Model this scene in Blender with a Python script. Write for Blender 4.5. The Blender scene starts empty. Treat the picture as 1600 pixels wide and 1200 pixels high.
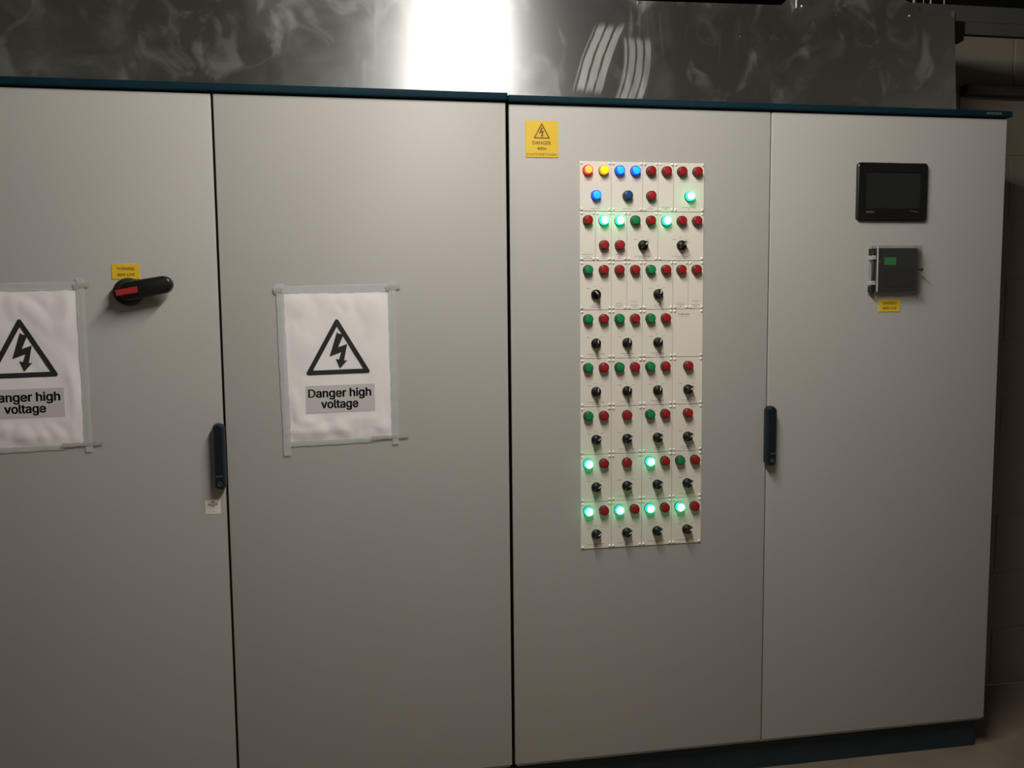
import bpy, bmesh, math, random
from mathutils import Vector, Matrix
random.seed(7)
sc = bpy.context.scene
COL = sc.collection
# ------------------------------------------------------------------ camera
CX, CY, CZ = -0.4192, -2.45908, 1.4866
YAW, PITCH, ROLL, FPX = 0.17125, -0.08781, -0.0100, 1346.75
ZO = 0.11                      # height of the door bottoms above the floor
_f = Vector((math.sin(YAW)*math.cos(PITCH), math.cos(YAW)*math.cos(PITCH), math.sin(PITCH)))
_r = Vector((math.cos(YAW), -math.sin(YAW), 0)); _u = _r.cross(_f)
_R = _r*math.cos(ROLL)+_u*math.sin(ROLL); _U = -_r*math.sin(ROLL)+_u*math.cos(ROLL)
cam_d = bpy.data.cameras.new('camera'); cam = bpy.data.objects.new('camera', cam_d); COL.objects.link(cam)
cam.matrix_world = Matrix(((_R.x, _U.x, -_f.x, CX), (_R.y, _U.y, -_f.y, CY), (_R.z, _U.z, -_f.z, CZ), (0, 0, 0, 1)))
cam_d.sensor_width = 36; cam_d.lens = FPX/1600*36; cam_d.clip_start = 0.02
sc.camera = cam
def at(u, v, y=0.0):
    """world point on the vertical plane Y=y seen at photo pixel (u,v)"""
    d = _f + _R*((u-800)/FPX) - _U*((v-600)/FPX)
    t = (y-CY)/d.y
    return Vector((CX+t*d.x, y, CZ+t*d.z))
# ------------------------------------------------------------------ light and exposure
TUBE_X, TUBE_Y0, TUBE_Y1, TUBE_Z, TUBE_E = 0.01, -0.58, -1.75, 2.60, 298.0
world = bpy.data.worlds.new('world'); sc.world = world; world.use_nodes = True
bg = world.node_tree.nodes['Background']; bg.inputs[0].default_value = (1.0, 0.86, 0.68, 1); bg.inputs[1].default_value = 0.10
sc.view_settings.view_transform = 'Standard'; sc.view_settings.look = 'None'
sc.view_settings.exposure = 0.0; sc.view_settings.gamma = 1.0; sc.view_settings.use_curve_mapping = False
# ------------------------------------------------------------------ materials
def mat(name, col, rough=0.5, metal=0.0, bump=0.0, bscale=200.0, var=0.0, vscale=8.0, emis=None, estr=0.0, alpha=1.0, spec=0.5, trans=0.0, coat=0.0):
    m = bpy.data.materials.new(name); m.use_nodes = True; nt = m.node_tree
    b = nt.nodes['Principled BSDF']; b.inputs['Base Color'].default_value = (*col, 1)
    b.inputs['Roughness'].default_value = rough; b.inputs['Metallic'].default_value = metal
    b.inputs['Specular IOR Level'].default_value = spec; b.inputs['Alpha'].default_value = alpha
    b.inputs['Transmission Weight'].default_value = trans; b.inputs['Coat Weight'].default_value = coat
    if emis: b.inputs['Emission Color'].default_value = (*emis, 1); b.inputs['Emission Strength'].default_value = estr
    tc = nt.nodes.new('ShaderNodeTexCoord')
    if var > 0:
        n = nt.nodes.new('ShaderNodeTexNoise'); n.inputs['Scale'].default_value = vscale; n.inputs['Detail'].default_value = 5
        nt.links.new(tc.outputs['Object'], n.inputs['Vector'])
        mx = nt.nodes.new('ShaderNodeMix'); mx.data_type = 'RGBA'
        mx.inputs['A'].default_value = (*[c*(1-var) for c in col], 1); mx.inputs['B'].default_value = (*[min(1, c*(1+var)) for c in col], 1)
        nt.links.new(n.outputs['Fac'], mx.inputs['Factor']); nt.links.new(mx.outputs['Result'], b.inputs['Base Color'])
    if bump > 0:
        n = nt.nodes.new('ShaderNodeTexNoise'); n.inputs['Scale'].default_value = bscale; n.inputs['Detail'].default_value = 2
        nt.links.new(tc.outputs['Object'], n.inputs['Vector'])
        bp = nt.nodes.new('ShaderNodeBump'); bp.inputs['Strength'].default_value = bump; bp.inputs['Distance'].default_value = 0.001
        nt.links.new(n.outputs['Fac'], bp.inputs['Height']); nt.links.new(bp.outputs['Normal'], b.inputs['Normal'])
    return m
M = {}
M['door'] = mat('grey_powder_coat', (0.455, 0.442, 0.420), 0.52, bump=0.12, bscale=420, var=0.02, vscale=3, spec=0.5)
M['lip'] = mat('grey_frame_paint', (0.42, 0.41, 0.39), 0.5, var=0.03)
M['blue'] = mat('petrol_blue_paint', (0.005, 0.022, 0.033), 0.6, bump=0.05, bscale=300, var=0.15, vscale=20, spec=0.06)
M['plinth'] = mat('dark_blue_plinth_paint', (0.012, 0.030, 0.040), 0.55, var=0.3, vscale=12)
M['handle'] = mat('dark_blue_handle_plastic', (0.003, 0.012, 0.020), 0.25, var=0.1)
M['gap'] = mat('dark_gasket', (0.012, 0.011, 0.010), 0.8, var=0.2)
M['plate'] = mat('ivory_engraved_plate', (0.84, 0.795, 0.70), 0.45, var=0.015, vscale=10)
M['rivet'] = mat('white_plastic_rivet', (0.93, 0.91, 0.85), 0.3, var=0.02)
M['black'] = mat('black_plastic', (0.007, 0.007, 0.0065), 0.33, var=0.2, spec=0.35)
M['blackm'] = mat('matt_black', (0.012, 0.012, 0.011), 0.65, var=0.2)
M['ink'] = mat('black_ink', (0.018, 0.018, 0.018), 0.6, var=0.1)
M['etch'] = mat('grey_engraving', (0.10, 0.095, 0.085), 0.7, var=0.1)
M['white'] = mat('white_mark', (0.75, 0.75, 0.73), 0.4, var=0.02)
M['silver'] = mat('bright_metal', (0.6, 0.6, 0.58), 0.3, 1.0, var=0.05)
M['yellow'] = mat('yellow_laminate', (0.80, 0.53, 0.028), 0.4, var=0.03)
M['yelink'] = mat('dark_engraving_on_yellow', (0.16, 0.075, 0.006), 0.6, var=0.1)
M['redmark'] = mat('red_plastic', (0.36, 0.022, 0.02), 0.4, var=0.05)
M['paper'] = mat('white_paper', (0.88, 0.845, 0.845), 0.75, var=0.02, vscale=14)
M['patch'] = mat('grey_paper_patch', (0.60, 0.57, 0.57), 0.75, var=0.02)
M['tape'] = mat('pale_masking_tape', (0.63, 0.65, 0.66), 0.5, bump=0.4, bscale=150, var=0.06, vscale=40, alpha=0.72)
M['tapedirt'] = mat('grubby_tape', (0.47, 0.45, 0.42), 0.5, bump=0.4, bscale=150, var=0.1, vscale=60, alpha=0.85)
M['emblem'] = mat('grey_emblem_ink', (0.42, 0.38, 0.36), 0.7, var=0.05)
M['sticker'] = mat('off_white_sticker', (0.86, 0.79, 0.76), 0.6, var=0.02)
M['screen'] = mat('dark_glass_screen', (0.012, 0.014, 0.016), 0.13, var=0.1, spec=0.6)
M['fadedtext'] = mat('faded_grey_print', (0.16, 0.165, 0.165), 0.6, var=0.05)
M['lcd'] = mat('green_display', (0.02, 0.14, 0.035), 0.4, emis=(0.02, 0.35, 0.07), estr=0.10, var=0.05)
M['clear'] = mat('clear_polycarbonate', (0.10, 0.10, 0.09), 0.06, alpha=0.10, spec=0.6)
M['clearf'] = mat('clear_frame_plastic', (0.62, 0.61, 0.58), 0.2, alpha=0.28, var=0.02)
M['clear2'] = mat('clear_hinge_plastic', (0.70, 0.68, 0.64), 0.15, alpha=0.5, var=0.02)
M['meter'] = mat('dark_meter_face', (0.022, 0.024, 0.021), 0.4, var=0.2)
M['cable'] = mat('pale_rod', (0.33, 0.33, 0.31), 0.5, var=0.1)
M['blue_ink'] = mat('blue_grey_ink', (0.16, 0.16, 0.27), 0.6, var=0.05)
M['concrete'] = mat('dusty_concrete', (0.21, 0.17, 0.125), 0.9, bump=0.5, bscale=60, var=0.45, vscale=7)
M['block'] = mat('painted_blockwork', (0.19, 0.165, 0.13), 0.85, bump=0.7, bscale=130, var=0.10, vscale=9)
M['mortar'] = mat('mortar', (0.20, 0.175, 0.14), 0.9, bump=0.5, bscale=150, var=0.1)
M['soffit'] = mat('black_services_void', (0.006, 0.006, 0.005), 0.9, var=0.1, spec=0.0)
M['tray'] = mat('dull_galvanised_tray', (0.042, 0.042, 0.037), 0.7, 0.2, var=0.12, vscale=10)
M['housing'] = mat('white_enamel', (0.7, 0.7, 0.68), 0.4, var=0.02)
M['tube'] = mat('lit_fluorescent_tube', (0.9, 0.9, 0.9), 0.3, emis=(1.0, 0.955, 0.88), estr=TUBE_E, var=0.01)
def lampmats(tag, face, side, fe=0.0, se=0.0, fec=None, sec=None):
    M['f_'+tag] = mat(tag+'_lens_face', face, 0.35, emis=fec or face, estr=fe, var=0.04, vscale=200)
    M['s_'+tag] = mat(tag+'_lens_rim', side, 0.3, emis=sec or side, estr=se, var=0.04)
lampmats('red', (0.36, 0.012, 0.014), (0.16, 0.006, 0.007))
lampmats('green', (0.006, 0.25, 0.085), (0.003, 0.09, 0.03))
lampmats('blue_off', (0.014, 0.07, 0.22), (0.008, 0.028, 0.06))
lampmats('red_on', (0.5, 0.15, 0.05), (0.5, 0.02, 0.02), 1.0, 0.9, (1.1, 0.62, 0.08), (1.0, 0.025, 0.015))
lampmats('yellow_on', (0.5, 0.4, 0.02), (0.5, 0.3, 0.01), 1.0, 0.7, (1.2, 0.85, 0.0), (1.0, 0.42, 0.01))
lampmats('blue_on', (0.02, 0.3, 0.6), (0.0, 0.05, 0.5), 1.0, 1.0, (0.0, 0.42, 1.1), (0.0, 0.06, 0.85))
lampmats('green_on', (0.1, 0.6, 0.3), (0.0, 0.5, 0.3), 1.0, 3.6, (2.2, 5.0, 3.2), (0.0, 0.88, 0.31))

def metal_sheet():
    m = bpy.data.materials.new('brushed_galvanised_sheet'); m.use_nodes = True; nt = m.node_tree; N = nt.nodes.new; L = nt.links.new
    b = nt.nodes['Principled BSDF']
    tc = N('ShaderNodeTexCoord'); sep = N('ShaderNodeSeparateXYZ'); L(tc.outputs['Object'], sep.inputs[0])
    X, Z = sep.outputs['X'], sep.outputs['Z']
    def mth(op, a, b_=None, c=None):
        n = N('ShaderNodeMath'); n.operation = op
        for i, v in enumerate((a, b_, c)):
            if v is None: continue
            if isinstance(v, (int, float)): n.inputs[i].default_value = v
            else: L(v, n.inputs[i])
        return n.outputs[0]
    def sm(v, a, b_):
        n = N('ShaderNodeMapRange'); n.interpolation_type = 'SMOOTHSTEP'; L(v, n.inputs['Value'])
        n.inputs['From Min'].default_value = a; n.inputs['From Max'].default_value = b_
        return n.outputs['Result']
    def noise(scale, vec, det=4, rough=0.55, dist=0.0):
        n = N('ShaderNodeTexNoise'); n.inputs['Scale'].default_value = scale; n.inputs['Detail'].default_value = det
        n.inputs['Roughness'].default_value = rough; n.inputs['Distortion'].default_value = dist; L(vec, n.inputs['Vector'])
        return n.outputs['Fac']
    def mp(sx, sz):
        n = N('ShaderNodeMapping'); n.inputs['Scale'].default_value = (sx, 1, sz); L(tc.outputs['Object'], n.inputs['Vector']); return n.outputs[0]
    # wiped finger marks: two groups of slanted bands
    def wipes(xc, zc, slant, curve, half, zhalf, bands, seed):
        dz = mth('SUBTRACT', Z, zc)
        bend = mth('ADD', mth('MULTIPLY', dz, slant), mth('MULTIPLY', mth('MULTIPLY', dz, dz), curve))
        wob = mth('MULTIPLY', mth('SUBTRACT', noise(9, mp(1, 1)), 0.5), 0.012)
        u = mth('ADD', mth('SUBTRACT', mth('SUBTRACT', X, xc), bend), wob)
        au = mth('ABSOLUTE', u)
        wid = mth('MULTIPLY', mth('SINE', mth('ADD', mth('MULTIPLY', u, 2*math.pi*bands), seed)), 1.0)
        fine = mth('MULTIPLY', mth('SUBTRACT', noise(120, mp(1, 0.03), 2), 0.5), 0.9)
        st = sm(mth('ADD', wid, fine), -0.95, -0.5)
        mu = mth('SUBTRACT', 1.0, sm(au, half*0.8, half))
        mz = mth('SUBTRACT', 1.0, sm(mth('ADD', mth('ABSOLUTE', dz), mth('MULTIPLY', mth('SUBTRACT', noise(30, mp(1, 0.1)), 0.5), 0.05)), zhalf*0.72, zhalf))
        return mth('MULTIPLY', mth('MULTIPLY', mth('MULTIPLY', st, mu), mz), mth('ADD', 0.35, mth('MULTIPLY', noise(22, mp(1, 0.35), 5, 0.6), 0.95)))
    w1 = wipes(0.272, 2.205, 0.36, 0.6, 0.050, 0.105, 36, 1.0)
    w2 = wipes(0.392, 2.175, 0.16, -1.6, 0.047, 0.100, 42, 0.3)
    w = mth('ADD', w1, mth('MULTIPLY', w2, 0.8))
    cloud = sm(noise(3.2, mp(1, 0.9), 7, 0.6, 0.7), 0.45, 0.70)
    cloud2 = sm(noise(9.0, mp(1, 0.8), 5, 0.55, 0.9), 0.52, 0.72)
    spots = sm(noise(26.0, mp(1, 1.3), 3, 0.5), 0.74, 0.80)
    near = mth('SUBTRACT', 1.0, sm(mth('ABSOLUTE', mth('SUBTRACT', X, 0.05)), 0.15, 0.9))
    streak = sm(noise(14.0, mp(1, 0.22), 4, 0.6, 1.2), 0.56, 0.72)
    streak = mth('MULTIPLY', streak, near)
    dust = mth('ADD', mth('MULTIPLY', cloud, 0.16), mth('ADD', mth('MULTIPLY', cloud2, 0.26), mth('ADD', mth('MULTIPLY', spots, 0.22), mth('MULTIPLY', streak, 0.18))))
    tot = mth('MINIMUM', mth('ADD', dust, mth('MULTIPLY', w, 0.62)), 0.9)
    grain = noise(60, mp(0.02, 6), 3)
    mx = N('ShaderNodeMix'); mx.data_type = 'RGBA'; mx.inputs['A'].default_value = (0.53, 0.545, 0.545, 1); mx.inputs['B'].default_value = (0.80, 0.80, 0.775, 1)
    L(tot, mx.inputs['Factor']); L(mx.outputs['Result'], b.inputs['Base Color'])
    L(mth('SUBTRACT', 1.0, mth('MULTIPLY', tot, 0.35)), b.inputs['Metallic'])
    L(mth('ADD', mth('ADD', 0.36, mth('MULTIPLY', tot, 0.38)), mth('MULTIPLY', mth('SUBTRACT', grain, 0.5), 0.06)), b.inputs['Roughness'])
    b.inputs['Anisotropic'].default_value = 0.75; b.inputs['Anisotropic Rotation'].default_value = 0.25
    tg = N('ShaderNodeTangent'); tg.direction_type = 'RADIAL'; tg.axis = 'Z'; L(tg.outputs[0], b.inputs['Tangent'])
    return m
M['sheet'] = metal_sheet()
# ------------------------------------------------------------------ helpers
def finish(bm, name, mats, parent=None, smooth=False, loc=None):
    me = bpy.data.meshes.new(name); bmesh.ops.recalc_face_normals(bm, faces=bm.faces); bm.to_mesh(me); bm.free()
    for m in (mats if isinstance(mats, (list, tuple)) else [mats]): me.materials.append(m)
    if smooth:
        for p in me.polygons: p.use_smooth = True
        try: me.set_sharp_from_angle(angle=math.radians(38))
        except Exception: pass
    return put(name, me, parent, loc)
def put(name, me, parent=None, loc=None):
    o = bpy.data.objects.new(name, me); COL.objects.link(o)
    if loc is not None: o.location = loc
    if parent: o.parent = parent
    return o
def root(name, label, cat, loc=(0, 0, 0), group=None):
    o = bpy.data.objects.new(name, None); o.empty_display_size = 0.05; COL.objects.link(o); o.location = loc
    o['label'] = label; o['category'] = cat
    if group: o['group'] = group
    return o
def tag(o, label, cat, group=None):
    o['label'] = label; o['category'] = cat
    if group: o['group'] = group
    return o
def struct(o): o['kind'] = 'structure'; return o
def box(bm, x0, x1, y0, y1, z0, z1, bev=0.0, seg=1, mi=0):
    r = bmesh.ops.create_cube(bm, size=1.0); vs = r['verts']
    for v in vs: v.co = Vector(((x0+x1)/2+v.co.x*(x1-x0), (y0+y1)/2+v.co.y*(y1-y0), (z0+z1)/2+v.co.z*(z1-z0)))
    fs = set(f for v in vs for f in v.link_faces)
    if bev > 0:
        es = list(set(e for v in vs for e in v.link_edges))
        r2 = bmesh.ops.bevel(bm, geom=es, offset=bev, segments=seg, affect='EDGES', profile=0.5)
        fs = set(r2['faces']) | set(f for v in r2['verts'] for f in v.link_faces)
    for f in fs: f.material_index = mi
def boxo(name, m, x0, x1, y0, y1, z0, z1, bev=0.0, parent=None, seg=1, loc=None):
    bm = bmesh.new(); box(bm, x0, x1, y0, y1, z0, z1, bev, seg); return finish(bm, name, m, parent, loc=loc)
def prism(bm, pts, y0, y1, mi=0):
    """extrude a polygon given as (x,z) from y0 (front) to y1"""
    a = [bm.verts.new((x, y0, z)) for x, z in pts]; b = [bm.verts.new((x, y1, z)) for x, z in pts]
    fs = [bm.faces.new(a), bm.faces.new(b[::-1])]
    n = len(pts)
    for i in range(n): fs.append(bm.faces.new((a[i], b[i], b[(i+1) % n], a[(i+1) % n])))
    for f in fs: f.material_index = mi
def rrect(x0, x1, z0, z1, r, n=6):
    pts = []
    for cx, cz, a0 in ((x1-r, z1-r, 0), (x0+r, z1-r, 90), (x0+r, z0+r, 180), (x1-r, z0+r, 270)):
        for i in range(n+1):
            a = math.radians(a0+90*i/n); pts.append((cx+r*math.cos(a), cz+r*math.sin(a)))
    return pts
def lathe(bm, prof, n=28, mi=None, cx=0, cz=0):
    """profile of (radius, y) turned about the Y axis; mi gives a material per span"""
    rings = []
    for r, y in prof:
        if r < 1e-6: rings.append([bm.verts.new((cx, y, cz))])
        else: rings.append([bm.verts.new((cx+r*math.cos(2*math.pi*i/n), y, cz+r*math.sin(2*math.pi*i/n))) for i in range(n)])
    for k in range(len(rings)-1):
        A, B = rings[k], rings[k+1]
        for i in range(n):
            j = (i+1) % n
            if len(A) == 1 and len(B) == 1: continue
            if len(A) == 1: f = bm.faces.new((A[0], B[i], B[j]))
            elif len(B) == 1: f = bm.faces.new((A[i], A[j], B[0]))
            else: f = bm.faces.new((A[i], A[j], B[j], B[i]))
            f.smooth = True
            if mi: f.material_index = mi[k]
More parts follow.
